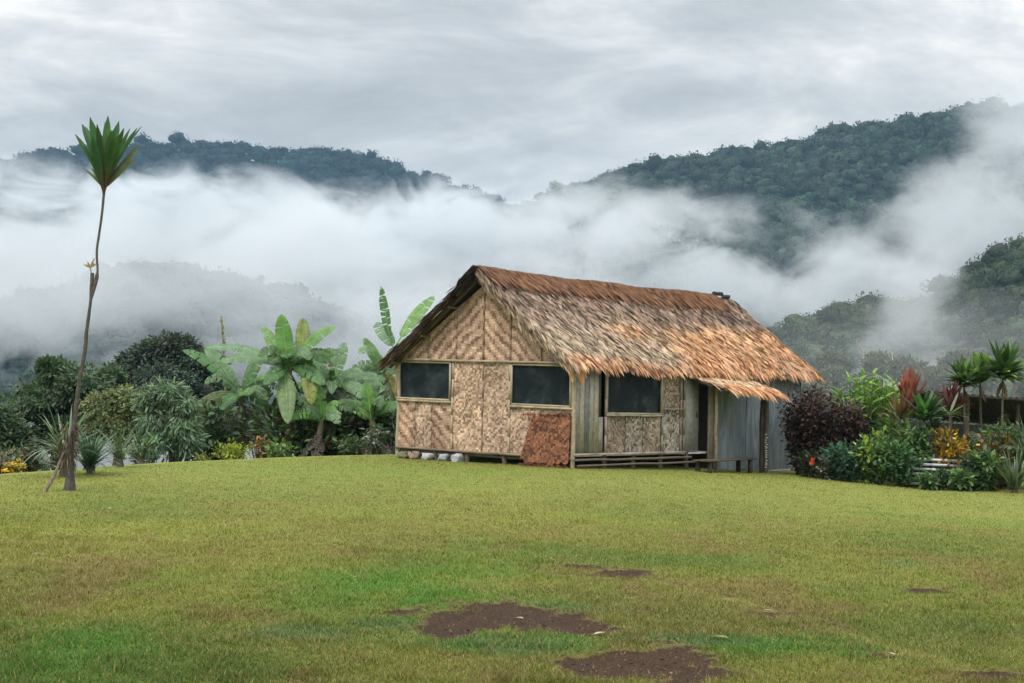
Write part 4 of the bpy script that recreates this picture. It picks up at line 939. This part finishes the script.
# ---- banana plants
def banana_leaf(root, a, b, w, bulge, colr, face=None, tear=.35, droop_tip=0.0, name='leaf', fold=.25):
    a, b = np.asarray(a, float), np.asarray(b, float); L_ = np.linalg.norm(b-a); n = 26; t = np.linspace(0, 1, n)
    cen = a+(b-a)*t[:, None]+UP*(bulge*4*t*(1-t))[:, None]*L_; cen[:, 2] -= droop_tip*L_*t**3
    tn = np.gradient(cen, axis=0); tn /= np.linalg.norm(tn, axis=1)[:, None]
    face = np.array(face if face is not None else (0, -.8, .6), float); s = np.cross(tn, face); s /= np.linalg.norm(s, axis=1)[:, None]; nr = np.cross(s, tn)
    mb = MB(); pet = .14
    tube(mb, cen, np.linspace(.028, .006, n), 5, np.array(colr)*1.5+.03, cap=False)
    k0 = int(n*pet); prof = np.where(t > pet, np.sin(PI*np.clip((t-pet)/(1-pet)*.93+.07, 0, 1))**.55, 0)
    for sg in (-1, 1):
        i = k0
        while i < n-1:
            run = 1+int(rng.random()*3) if rng.random() < tear*2 else 3+int(rng.random()*5); j = min(n-1, i+run)
            sh = rng.normal()*.10*tear*2; dr = .15+.5*tear*rng.random(); shr = 1-.25*tear*rng.random()
            for q in range(i, j):
                g0 = .0 if q > i else .03*tear; v = []
                for idx, off in ((q, g0), (q+1, -.0 if q+1 < j else -.06*tear)):
                    c0 = cen[idx]+tn[idx]*off*L_*.3; wv_ = w/2*prof[idx]*shr
                    e1 = c0+s[idx]*sg*wv_*.55+nr[idx]*wv_*fold+tn[idx]*sh*wv_; e2 = c0+s[idx]*sg*wv_+nr[idx]*wv_*(fold*.4)-UP*wv_*dr*.6+tn[idx]*(sh*2+.18)*wv_
                    v += [c0, e1, e2]
                cc = np.array(colr)*(.85+.25*rng.random())
                mb.add(v, [(0, 1, 4, 3), (1, 2, 5, 4)], [cc, cc*(.92+.1*rng.random())])
            i = j
    return part(name, mb, M['leaf'], root, False)
GRN = [(.12, .27, .06), (.16, .31, .09), (.08, .19, .06), (.15, .26, .13)]
BCOL = [(.13, .28, .065), (.09, .21, .06), (.16, .27, .13), (.08, .15, .05)]
def banana(px, Y, top_py, leaf_specs, label, dead=8, r=.13):
    b0 = gpix(px, Y); t = thing('banana_plant', b0, label, 'banana plant', 'banana plants left of the hut'); topp = P(px+2*(rng.random()-.5), top_py, Y)
    mb = MB(); tube(mb, curve([b0-UP*.15, (b0+topp)/2+np.array((rng.normal()*.06, 0, 0)), topp], 8), np.linspace(r, r*.5, 8), 9, (.13, .115, .065), .15); part('stem', mb, M['bark'], t, True)
    for (x, y, dy, w, bulge, ci, *rest) in leaf_specs:
        c = np.array(GRN[ci] if isinstance(ci, int) else ci); kw = rest[0] if rest else {}; sx = kw.pop('s', None)
        a = P(sx[0], sx[1], Y) if sx else topp-UP*.1*rng.random()
        banana_leaf(t, a, P(x, y, Y+dy), w*.80, bulge, c, **kw)
    for k in range(8):
        az = rng.random()*2*PI; L_ = 1.0+.6*rng.random(); rise = .9*rng.random()-.15
        e = topp+np.array((math.cos(az)*L_*.8, math.sin(az)*L_*.6, rise*L_*.6))
        banana_leaf(t, topp-UP*.15*rng.random(), e, .30+.14*rng.random(), .22, np.array(BCOL[k % 4])*(.7+.5*rng.random()), tear=.35+.3*rng.random(), droop_tip=.25*rng.random(), fold=.35)
    for k in range(int(dead*.9)):
        a = rng.random()*2*PI; L_ = .5+1.1*rng.random(); h0 = topp-UP*(.05+.7*rng.random()); e = h0+np.array((math.cos(a)*(.1+.75*rng.random()), math.sin(a)*.5, -L_)); e[2] = max(e[2], b0[2]+.05)
        banana_leaf(t, h0, e, .14+.2*rng.random(), .10, np.array((.075, .056, .042))*(.5+.9*rng.random()), face=(math.cos(a), math.sin(a)-.5, .3), tear=.8, name='dead_leaf', fold=-.3)
    return t
YB = 43.0
banana(240, 43.5, 396, [(205, 345, .3, .55, .04, 3), (182, 350, .2, .5, .12, 2, dict(face=(0, -.6, .9))), (186, 432, -.5, .42, .18, (.30, .33, .22), dict(face=(.5, -.8, .3), tear=.1)), (184, 421, -.7, .30, .20, (.17, .22, .11), dict(face=(.5, -.9, .2), tear=.1)), (220, 410, -.8, .5, .16, 2), (262, 352, .4, .5, .05, 2), (250, 395, -.9, .6, .12, 1), (268, 408, -.4, .5, .2, 2), (215, 360, .8, .5, .08, 3)],
       'leftmost banana plant, its long leaves sprawling left over the dark tree', 8)
banana(288, 42.5, 368, [(281, 314, .1, .60, .0, 0, dict(tear=.1, face=(0, -1, .1))), (262, 326, .5, .42, .03, 1), (303, 318, .4, .50, .0, (.17, .22, .05), dict(tear=.1, face=(0, -1, .1), s=(303, 360))), (336, 327, -.1, .44, .13, 1), (220, 362, -.4, .58, .12, 3, dict(face=(0, -.7, .8), tear=.2)), (206, 348, .3, .5, .10, 3, dict(face=(0, -.6, .9))), (288, 424, -1.0, .62, .10, (.16, .25, .10), dict(s=(284, 368), face=(0, -1, .3), tear=.15)), (312, 405, -.8, .55, .10, (.20, .24, .04), dict(s=(305, 362), face=(0, -1, .3))), (265, 385, -.9, .55, .14, 2), (325, 385, -.7, .5, .12, 2), (270, 345, .8, .45, .03, 2), (345, 352, .4, .5, .1, 3)],
       'tallest middle banana plant with one broad leaf standing straight up', 12, .15)
banana(332, 43.5, 385, [(345, 342, .3, .5, .03, 3), (362, 372, -.3, .5, .12, 3), (372, 404, -.8, .55, .18, 3), (310, 358, .4, .5, .06, 2), (300, 392, -.8, .5, .14, 2), (352, 415, -.9, .6, .14, (.07, .10, .05)), (330, 440, -1.0, .6, .12, (.055, .08, .035)), (322, 350, .8, .4, .02, (.30, .27, .22)), (386, 380, .2, .5, .1, 3)],
       'banana plant with pale drooping leaves between the tall one and the hut', 10)
banana(384, 44.5, 372, [(364, 338, -.1, .42, .0, 1, dict(tear=.15)), (381, 286, .3, .40, .0, 2, dict(s=(391, 345), tear=.5, face=(-.6, -1, .1))), (376, 322, .6, .55, .04, 3, dict(s=(395, 350))), (434, 296, .9, .52, .05, 1, dict(s=(396, 345), tear=.25, face=(-.3, -.9, .4))), (352, 375, -.4, .55, .14, 3), (366, 410, -.9, .55, .16, 3), (350, 398, -.3, .5, .15, 3), (398, 395, -.3, .4, .12, (.35, .31, .08)), (385, 420, -.8, .5, .1, (.09, .12, .05))],
       'banana plant touching the left eave of the hut with two tall upright leaves', 12)
banana(310, 45.5, 392, [(296, 340, .4, .5, .03, 2), (335, 350, .6, .5, .06, 2), (350, 395, -.3, .55, .15, (.06, .10, .045)), (276, 400, -.3, .5, .15, 2), (312, 430, -1, .6, .1, (.05, .08, .035))], 'banana plant half hidden behind the tallest one', 12)
banana(362, 46, 398, [(345, 380, .4, .5, .08, 2), (385, 388, .6, .5, .06, 3), (345, 430, -.6, .55, .12, (.06, .09, .04)), (372, 440, -.6, .5, .1, (.05, .075, .035))], 'small banana plant half hidden behind the one by the eave', 12)

bush('leafy_herb', gpix(298, 42.9, .0), 3.4, 1.35, 'dense green tangle at the foot of the middle banana stems', 'plant', [(.045, .085, .035), (.08, .15, .05), (.07, .055, .035), (.11, .2, .06)], .24, 1500, stems=34, depth=.9)
bush('leafy_herb', gpix(212, 42.6, .0), 1.9, 1.7, 'dark green leafy growth left of the leftmost banana stem', 'plant', [(.035, .065, .032), (.06, .11, .05), (.10, .17, .08)], .20, 1100, stems=24, depth=.9)
bush('leafy_herb', gpix(371, 43.4, .0), 2.2, 1.6, 'dense leafy growth filling the corner beside the hut wall', 'plant', [(.05, .09, .035), (.10, .19, .06), (.14, .25, .12), (.06, .05, .03)], .26, 1100, stems=24, depth=.8)
banana(396, 46.5, 405, [(400, 350, .5, .5, .05, 1), (384, 372, .2, .5, .08, 0), (378, 400, -.3, .5, .12, 3)], 'banana plant behind the left corner of the hut wall', 12)
banana(372, 42.6, 418, [(366, 382, .1, .45, .05, 0), (384, 396, -.1, .45, .1, 3), (352, 410, -.3, .45, .12, 1)], 'short banana plant in front of the one touching the eave', 10)
banana(322, 42.2, 420, [(318, 384, .1, .45, .05, 0), (338, 402, -.1, .45, .1, 1), (306, 408, -.3, .45, .12, 3)], 'short banana plant right of the tallest one', 10)

# ---- garden on the right
bush('maroon_shrub', gpix(806, 42.3), 1.55, 2.15, 'large dark maroon leaved shrub beside the blue-grey sheets of the hut', 'shrub', [(.032, .014, .015), (.048, .020, .021), (.024, .022, .016), (.12, .07, .065)], .105, 5200, .6, depth=1.5, stems=36)
bush('maroon_shrub', gpix(842, 42.2), 1.55, 1.95, 'wider maroon shrub with pinkish tops right of the darker one', 'shrub', [(.045, .020, .024), (.07, .032, .034), (.025, .030, .018), (.15, .085, .085)], .105, 4400, .6, depth=1.4, stems=34)
bush('flowering_herb', gpix(811, 41.2), .7, .75, 'low dark herb with one red flower before the maroon shrub', 'plant', [(.025, .045, .020), (.05, .07, .03)], .13, 420, flowers=[(.0, .42, .12, (.62, .10, .05))])
bush('blue_green_herb', gpix(846, 40.8), 1.25, .85, 'low blue-green leafy plant in front of the maroon shrubs', 'plant', [(.045, .11, .065), (.07, .15, .09), (.03, .07, .04)], .13, 1300, .6, stems=20)
bush('blue_green_herb', gpix(878, 40.6), 1.2, 1.15, 'mid green leafy plant with a few lime leaves at the garden border', 'plant', [(.07, .16, .05), (.12, .24, .06), (.04, .09, .035), (.28, .36, .05)], .13, 1600, .55, stems=22)
bush('blue_green_herb', gpix(902, 40.3), .9, 1.0, 'dark green leafy plant left of the white slatted fence', 'plant', [(.05, .11, .045), (.08, .17, .07)], .12, 1200, .55)
bush('dark_herb', gpix(826, 40.9), .8, .45, 'very dark low herb with a few white blooms beside the red flower', 'plant', [(.02, .04, .018), (.04, .06, .03), (.25, .25, .22)], .10, 360)
def ginger(base, n, h, label, spread=.4, cols=((.18, .33, .05), (.12, .25, .04))):
    base = np.asarray(base, float); t = thing('ginger_plant', base, label, 'ginger plant')
    cols = np.array(cols)
    for k in range(n):
        a = rng.random()*2*PI; r_ = spread*rng.random(); b = base+np.array((math.cos(a)*r_*1.6, math.sin(a)*r_, 0)); tp = b+np.array((math.cos(a)*.3*rng.random(), math.sin(a)*.2, h*(.72+.33*rng.random())))
        c = curve([b, (b+tp)/2, tp], 10); mb = MB(); tube(mb, c, .012, 5, (.12, .16, .05), cap=False)
        m_ = 13; q = np.linspace(.35, 1, m_); p = np.stack([np.interp(q*9, np.arange(10), c[:, j]) for j in range(3)], 1); ph = rng.random()*PI; al = ph+np.arange(m_)*PI
        d = np.stack((np.cos(al)*.8, np.sin(al)*.8, .85*np.ones(m_)), 1)+rng.normal(size=(m_, 3))*.15; leaves(mb, p, d, UP*1.0-d*.3+rng.normal(size=(m_, 3))*.3, .30+.14*rng.random(m_), .075, cols[rng.integers(0, 2, m_)]*(.7+.6*rng.random((m_, 1))), .7, 4)
        part('leafy_stem', mb, M['leaf'], t)
    return t
ginger(gpix(866, 43.2), 52, 2.6, 'bright green ginger plant behind the maroon shrub', .5)
ginger(gpix(886, 43.8), 24, 2.85, 'taller bright green ginger plant left of the red cordyline', .3)
ginger(gpix(895, 42.0), 14, 1.7, 'shorter mid green ginger plant below the red cordyline', .35, ((.07, .13, .035), (.11, .15, .04)))
GC = 'green cordylines above the shed roof'
def cp(px, py, Y): return P(px, py, Y)
cordyline(gpix(909, 42.4), [cp(909, 430, 42.4), cp(908, 408, 42.4)], 34, .95, .10, [(.30, .085, .075), (.22, .07, .06), (.38, .17, .13)], 'bright red leaved cordyline standing left of the shed', spread=.45, up_=1.2, drooped=.2)
cordyline(gpix(903, 42.0), [cp(901, 440, 42.0), cp(900, 420, 42.0)], 20, .75, .08, [(.18, .085, .055), (.25, .13, .07), (.10, .10, .04)], 'rusty brown cordyline under the bright red one', spread=.9, drooped=.6)
cordyline(gpix(926, 41.2), [cp(925, 440, 41.2), cp(924, 420, 41.2)], 44, .75, .12, [(.05, .13, .04), (.08, .19, .05), (.035, .08, .03)], 'dark green cordyline left of the yellow croton', spread=1.0, drooped=.6, skirt=6)
cordyline(gpix(934, 41.6), [cp(934, 450, 41.6), cp(934, 432, 41.6)], 20, .5, .09, [(.03, .06, .03), (.05, .10, .04)], 'short dark cordyline close behind the dark green one', spread=1.1, drooped=.7)
cordyline(gpix(951, 42.6), [cp(951, 430, 42.6), cp(951, 412, 42.6)], 30, .72, .13, [(.14, .045, .05), (.09, .035, .04), (.20, .09, .085)], 'dusky purple-red cordyline in front of the shed roof', spread=.9, drooped=.5)
cordyline(gpix(948, 42.0), [cp(949, 440, 42.0), cp(950, 416, 42.0)], 9, .62, .08, [(.24, .27, .18), (.18, .22, .12)], 'cordyline with few pale spreading leaves under the purple one', spread=2.6, drooped=.5)
cordyline(gpix(964, 43.0), [cp(965, 430, 43.0), cp(964, 386, 43.0)], 60, .72, .13, [(.05, .085, .03), (.06, .13, .045), (.15, .26, .07)], 'green cordyline, leftmost of the tall trio over the shed', GC, spread=.95, drooped=1.0, skirt=5)
cordyline(gpix(982, 43.4), [cp(981, 430, 43.4), cp(980, 382, 43.4)], 60, .74, .13, [(.06, .12, .04), (.10, .20, .05), (.17, .28, .08)], 'light topped green cordyline, middle of the tall trio over the shed', GC, spread=.95, drooped=1.0, skirt=5)
cordyline(gpix(1001, 42.4), [cp(1002, 430, 42.4), cp(1003, 378, 42.4)], 80, .90, .14, [(.05, .10, .035), (.07, .15, .05), (.16, .28, .07)], 'largest green cordyline, right of the tall trio over the shed', GC, spread=1.0, drooped=1.0, skirt=6)
bush('croton', gpix(955, 41.0), 1.15, 1.45, 'croton with golden yellow leaf tops above the white slatted fence', 'croton', [(.52, .33, .03), (.46, .28, .02), (.10, .12, .03), (.34, .19, .02)], .12, 1500, .5, stems=24, depth=.8)
bush('croton', gpix(997, 40.8), 1.15, 1.25, 'duller orange-brown croton below the largest green cordyline', 'croton', [(.30, .13, .025), (.12, .09, .03), (.05, .06, .025), (.22, .15, .03)], .12, 1500, .5, stems=24, depth=.8)
bush('leafy_herb', gpix(975, 40.2), .9, .85, 'dark green herb between the two crotons', 'plant', [(.03, .07, .035), (.05, .11, .055)], .13, 900)
bush('leafy_herb', gpix(940, 40.0), .7, .5, 'small dark herb at the left end of the white slatted fence', 'plant', [(.03, .06, .03), (.05, .10, .04)], .13, 260)
fronds('fern_palm', gpix(988, 41.4, .0), 14, 1.7, 'fern-like palm with grey-green arching fronds beside the largest cordyline', 'palm', (.075, .12, .075), .30, .05, 1.0, .9, 1.1, 16)
rosette(gpix(1016, 39.4), 60, .95, .07, [(.10, .15, .09), (.16, .20, .14), (.05, .09, .05)], 'spiky grey-green agave-like plant at the right edge', 'plant', .25, spread=1.0, h0=.12, name='spiky_plant')
rosette(gpix(1030, 41.0), 60, 1.35, .09, [(.13, .18, .10), (.22, .24, .16), (.06, .10, .05)], 'taller striped spiky plant cut by the right edge', 'plant', .5, spread=1.1, h0=.5, name='spiky_plant')
bush('leafy_herb', gpix(1046, 40.5), 1.3, 1.1, 'dark leafy plant beyond the right edge spiky plant', 'plant', [(.03, .06, .03), (.05, .10, .04)], .18, 500)

for px, Y_, w_, h_, lb in ((914, 40.9, .9, 1.5, 'dark leafy plant rising left of the dark green cordyline'), (930, 39.8, .5, .3, 'small dark herb leaning over the left slats'), (962, 39.7, .7, .42, 'broad low dark herb hiding the middle of the white slats'), (985, 39.9, .9, .9, 'dark herb at the right end of the white slats'), (940, 42.4, 1.0, 1.15, 'tall dark leafy plant between the cordylines and the yellow croton'), (974, 42.2, 1.1, 1.3, 'tall dark green plant behind the two crotons'), (1012, 41.8, 1.2, 1.6, 'tall dark green plant behind the spiky plants')):
    bush('leafy_plant', gpix(px, Y_), w_, h_, lb, 'plant', [(.045, .095, .04), (.08, .16, .06), (.13, .23, .07)], .15, int(700*w_*h_)+300, .5, stems=16, depth=.6)
# shed behind the garden: dark corrugated roof, grey walls
ys_ = 47.5; s0 = gpix(960, ys_); sh = thing('garden_shed', s0, 'low shed with a dark corrugated roof behind the right garden', 'shed')
m, N, L = mat_new('dark_roof'); n = noise(N, L, geopos(N), 3, 5, .65); out(N, L, bsdf(N, L, ramp(N, L, n, [(.3, (.014, .010, .010)), (.7, (.040, .026, .023))]), .8, .2, n, .3, .02).outputs[0]); MDR = m
def corr(root, a, b, c, d, per, amp, mat, nm, th=.01):
    """corrugated sheet a-b along the waves' run, d-c the far edge"""
    a, b, c, d = map(lambda q: np.asarray(q, float), (a, b, c, d)); Lg = np.linalg.norm(b-a); k = max(8, int(Lg/per*6)); t_ = np.linspace(0, 1, k)[:, None]; nn = np.cross(b-a, d-a); nn /= np.linalg.norm(nn)
    wv_ = np.sin(t_*Lg/per*2*PI)*amp; e0, e1 = a+(b-a)*t_+nn*wv_, d+(c-d)*t_+nn*wv_; v = np.concatenate((e0, e1, e0-nn*th, e1-nn*th)); i = np.arange(k-1)
    mb = MB(); mb.add(v, np.stack((i, i+1, k+i+1, k+i), 1)); mb.add(v, np.stack((2*k+i+1, 2*k+i, 3*k+i, 3*k+i+1), 1)); mb.add(v, np.stack((i+1, i, 2*k+i, 2*k+i+1), 1)); mb.add(v, np.stack((k+i, k+i+1, 3*k+i+1, 3*k+i), 1)); return part(nm, mb, mat, root)
# the roof rises towards the viewer, so its shaded underside shows
rf = [P(858, 386.5, 45.6), P(1080, 402, 45.6), P(1080, 432, 50.5), P(905, 417, 50.5)]
corr(sh, rf[0], rf[1], rf[2], rf[3], .18, .018, MDR, 'roof')
mb = MB(); bar(mb, rf[0]-UP*.05, rf[1]-UP*.05, .05, .07, (.05, .04, .035)); part('roof_beam', mb, M['wood'], sh)
m, N, L = mat_new('grey_sheet'); n = noise(N, L, geopos(N), 1.6, 4, .6); out(N, L, bsdf(N, L, ramp(N, L, n, [(.3, (.13, .15, .165)), (.7, (.25, .27, .28))]), .6, .3, n, .2, .01).outputs[0]); MGS = m
a = P(915, 424, 50.2); b = P(1080, 440, 50.2); corr(sh, (a[0], a[1], -.9), (b[0], b[1], -.9), (b[0], b[1], b[2]+.25), (a[0], a[1], a[2]+.1), .12, .012, MGS, 'wall')
for px in (918, 968, 1018, 1072):
    q = P(px, 400, 46.0); mb = MB(); tube(mb, [(q[0], 46.0, -.9), (q[0], 46.0, P(px, 391+(px-858)*.07+2, 46.0)[2])], .05, 7, (.09, .075, .06)); part('post', mb, M['wood'], sh)
# white slatted fence
f0 = gpix(952, 40.6); fe = thing('slatted_fence', f0, 'low fence of white horizontal slats at the garden border', 'fence')
xa, xb = GX(908, 40.6), GX(992, 40.6); gza, gzb = float(gz(xa, 40.6)), float(gz(xb, 40.6))
for k in range(6):
    mb = MB(); z = .06+.125*k; box(mb, (xa, 40.58, gza+z), (xb-xa, .25, gzb-gza-.05), (0, .02, 0), (0, 0, .065), (.62, .64, .66)); part('slat', mb, M['wood'], fe)
for q in (0, .33, .66, 1):
    mb = MB(); box(mb, (xa+(xb-xa)*q-.03, 40.61+.25*q, gza-.15), (.06, 0, 0), (0, .05, 0), (0, 0, .98), (.12, .10, .085)); part('post', mb, M['wood'], fe)
# bare pale trunk and mid-distance trees
def pale_tree(px, py0, py1, Y, label):
    b0 = P(px, py0, Y); t = thing('bare_tree', b0, label, 'tree', None); mb = MB(); tp = P(px+1, py1, Y); tube(mb, curve([b0-UP*6, b0, (b0+tp)/2+np.array((.2, 0, 0)), tp], 8), np.linspace(.17, .05, 8), 7, (.42, .41, .38)); part('trunk', mb, M['bark'], t)
    for k in range(9):
        q = .35+.62*rng.random(); s_ = b0+(tp-b0)*q; mb = MB(); e = s_+np.array((rng.choice((-1, 1))*(.3+.9*rng.random()), rng.normal()*.4, .6+.9*rng.random())); tube(mb, curve([s_, (s_+e)/2+UP*.2, e], 5), np.linspace(.04, .01, 5), 5, (.38, .37, .34)); part('limb', mb, M['bark'], t)
pale_tree(891, 388, 352, 175, 'bare pale trunked tree rising behind the shed roof'); pale_tree(862, 384, 350, 190, 'fainter bare pale tree further behind the shed, left of the other')
mt = [(812, 392, 20, 150), (838, 380, 17, 165), (862, 384, 16, 150), (905, 372, 20, 160), (930, 382, 22, 145), (955, 366, 22, 170), (985, 376, 24, 150), (1015, 362, 26, 165), (1040, 385, 26, 145), (880, 366, 18, 185), (835, 362, 16, 200)]
labs = ['pale green round tree just right of the thatch', 'pale grey-green tree right of the one beside the thatch', 'bushy tree behind the ginger plants', 'spreading tree behind the red cordyline', 'bushy tree low behind the purple cordyline', 'grey-green tree behind the left of the tall cordylines', 'dense tree between the tall cordylines', 'tall tree behind the largest cordyline', 'dense tree beyond the right edge', 'hazy small tree above the red cordyline', 'hazy small tree above the maroon shrubs']
for (px, py, r_, Y), lb in zip(mt, labs):
    c = P(px, py, Y); b0 = np.array((c[0], c[1], c[2]-r_*Y/F*1.0-3)); bl = [(c+rdir(1)[0]*np.array((1, 1, .5))*r_*Y/F*.55*(k > 0), r_*Y/F*(.6 if k else .75)) for k in range(4)]
    tree('distant_tree', b0, bl, lb, 'tree', np.array((.085, .105, .055))*(.75+.5*rng.random()), .25, .42, 1700, group='trees on the slope behind the shed', tmat=M['leaf_far'])
# ------------------------------------------------------------------ grass blades
n = NG
ang = (rng.random(n)*2-1)*math.radians(22); ang = np.where(rng.random(n) < .30, np.sign(ang)*math.radians(20)+np.sign(ang)*math.radians(26)*rng.random(n)**1.3, ang); u_ = rng.random(n); d0, d1 = 6.5, 44.0
d = 1/((1/d0)*(1-u_)+(1/d1)*u_)                 # even density in the view
d = np.where(rng.random(n) < .35, d0+(d1-d0)*rng.random(n)**1.1, d)
X, Y = np.sin(ang)*d, np.cos(ang)*d
keep = (d < edge_dist(X, Y)+.3)
dx, dy = X-C0[0], Y-C0[1]; uh, vh = dx*LA[0]+dy*LA[1], dx*GA[0]+dy*GA[1]; keep &= ~((uh > .1) & (uh < LEN) & (vh > .1) & (vh < W))
keep &= ~((X > 4.8) & (Y > 42.5))
X, Y, d = X[keep], Y[keep], d[keep]
cc, dirt = lawn_fields(X, Y); k2 = rng.random(len(X)) > smooth(.10, .85, dirt)*.97; X, Y, d, cc, dirt = X[k2], Y[k2], d[k2], cc[k2], dirt[k2]
n = len(X); Z = gz(X, Y)-.004
clump = vnoise(X*5, Y*5, 0, 70); h = (.012+.016*rng.random(n)+.022*clump**2)*(1+.012*(d-8)); h *= (1-.5*smooth(.1, .5, dirt)); w_ = .0032*(1+.06*(d-7)); h *= 1-.35*smooth(15, 34, d); h *= 1+.9*smooth(.72, .9, vnoise(X*3.1, Y*3.1, 0, 75))*(rng.random(n) < .5)
a = rng.random(n)*2*PI; lean = .3+.8*rng.random(n); sx, sy = np.cos(a), np.sin(a)
b = np.stack((X, Y, Z), 1); side = np.stack((sx, sy, np.zeros(n)), 1)*w_[:, None]
tip = b+np.stack((-sy*lean*h, sx*lean*h, h), 1)+np.stack((rng.normal(size=n), rng.normal(size=n), np.zeros(n)), 1)*(h*.4)[:, None]
va = (1-.55*smooth(12, 34, d))[:, None]; c = cc*(1.12+.42*va*(2*rng.random((n, 1))-1))*(1+.2*(rng.random((n, 3))-.5)); dry = rng.random((n, 1)) < .07+.12*(vnoise(X*1.1, Y*1.1, 0, 72)[:, None] > .55); c = np.where(dry, np.array((.30, .235, .10))*(.6+.7*rng.random((n, 1))), c)
mb = MB(); mb.add(np.stack((b-side, b+side, tip), 1).reshape(-1, 3), (np.arange(n)*3)[:, None]+np.array((0, 1, 2)), c)
g_ = mb.build('grass', m_attr('grass_blade', .6, .25, 30, .15, .25)); tag(g_, 'short yellow-green grass blades of the lawn', 'grass', kind='stuff')
# fallen leaves on the lawn
fl = [(728, 641, .10, (.25, .27, .08)), (605, 636, .07, (.55, .48, .36)), (764, 613, .06, (.45, .40, .28)), (110, 510, .08, (.50, .45, .33)), (41, 557, .06, (.48, .42, .30)), (121, 491, .08, (.45, .42, .25)), (523, 622, .07, (.42, .38, .34)), (611, 491, .07, (.40, .40, .3)), (888, 655, .05, (.4, .3, .2)), (492, 464, .12, (.50, .33, .20))]
for px, py, s_, c in fl:
    o2 = on_ground(px, py) if py > 500 else np.array(P(px, py, 33.0)[:2]) if py > 480 else np.array(P(px, py, 37.3)[:2])
    mb = MB(); a_ = rng.random()*6; leaves(mb, [np.array((0, 0, .012))], [(math.cos(a_), math.sin(a_), .25)], [(0, 0, 1.0)], [s_*1.6], [s_*.7], c, .5, 4, shape='leaf'); z0 = float(gz(o2[0], o2[1])); o = mb.build('fallen_leaf', M['leaf']); o.location = (o2[0], o2[1], z0+.015)
    tag(o, 'small dry leaf lying on the lawn', 'leaf', 'dry leaves scattered on the lawn')

# clods and litter on the bare soil
mb = MB(); iv, if_ = ico(); q = 5200
X = -6+13*rng.random(q); Y = 7.6+8*rng.random(q); _, dr_ = lawn_fields(X, Y); k = dr_ > .35+.4*rng.random(q); X, Y = X[k], Y[k]; n = len(X)
r_ = .004+.012*rng.random(n)**3; V = np.stack((X, Y, gz(X, Y)-.02), 1)[:, None]+iv[None]*r_[:, None, None]*(.6+.7*rng.random((n, len(iv), 1)))*np.array((1, 1, .6))
c = np.where(rng.random((n, 1)) < .06, np.array((.22, .16, .12)), np.array((.075, .045, .033)))*(.6+.8*rng.random((n, 1)))
mb.add(V.reshape(-1, 3), ((np.arange(n)*len(iv))[:, None, None]+if_[None]).reshape(-1, 3), np.repeat(c, len(if_), 0)); cl_ = mb.build('soil_clods', M['bark']); tag(cl_, 'small clods and litter on the bare soil', 'soil', kind='stuff')
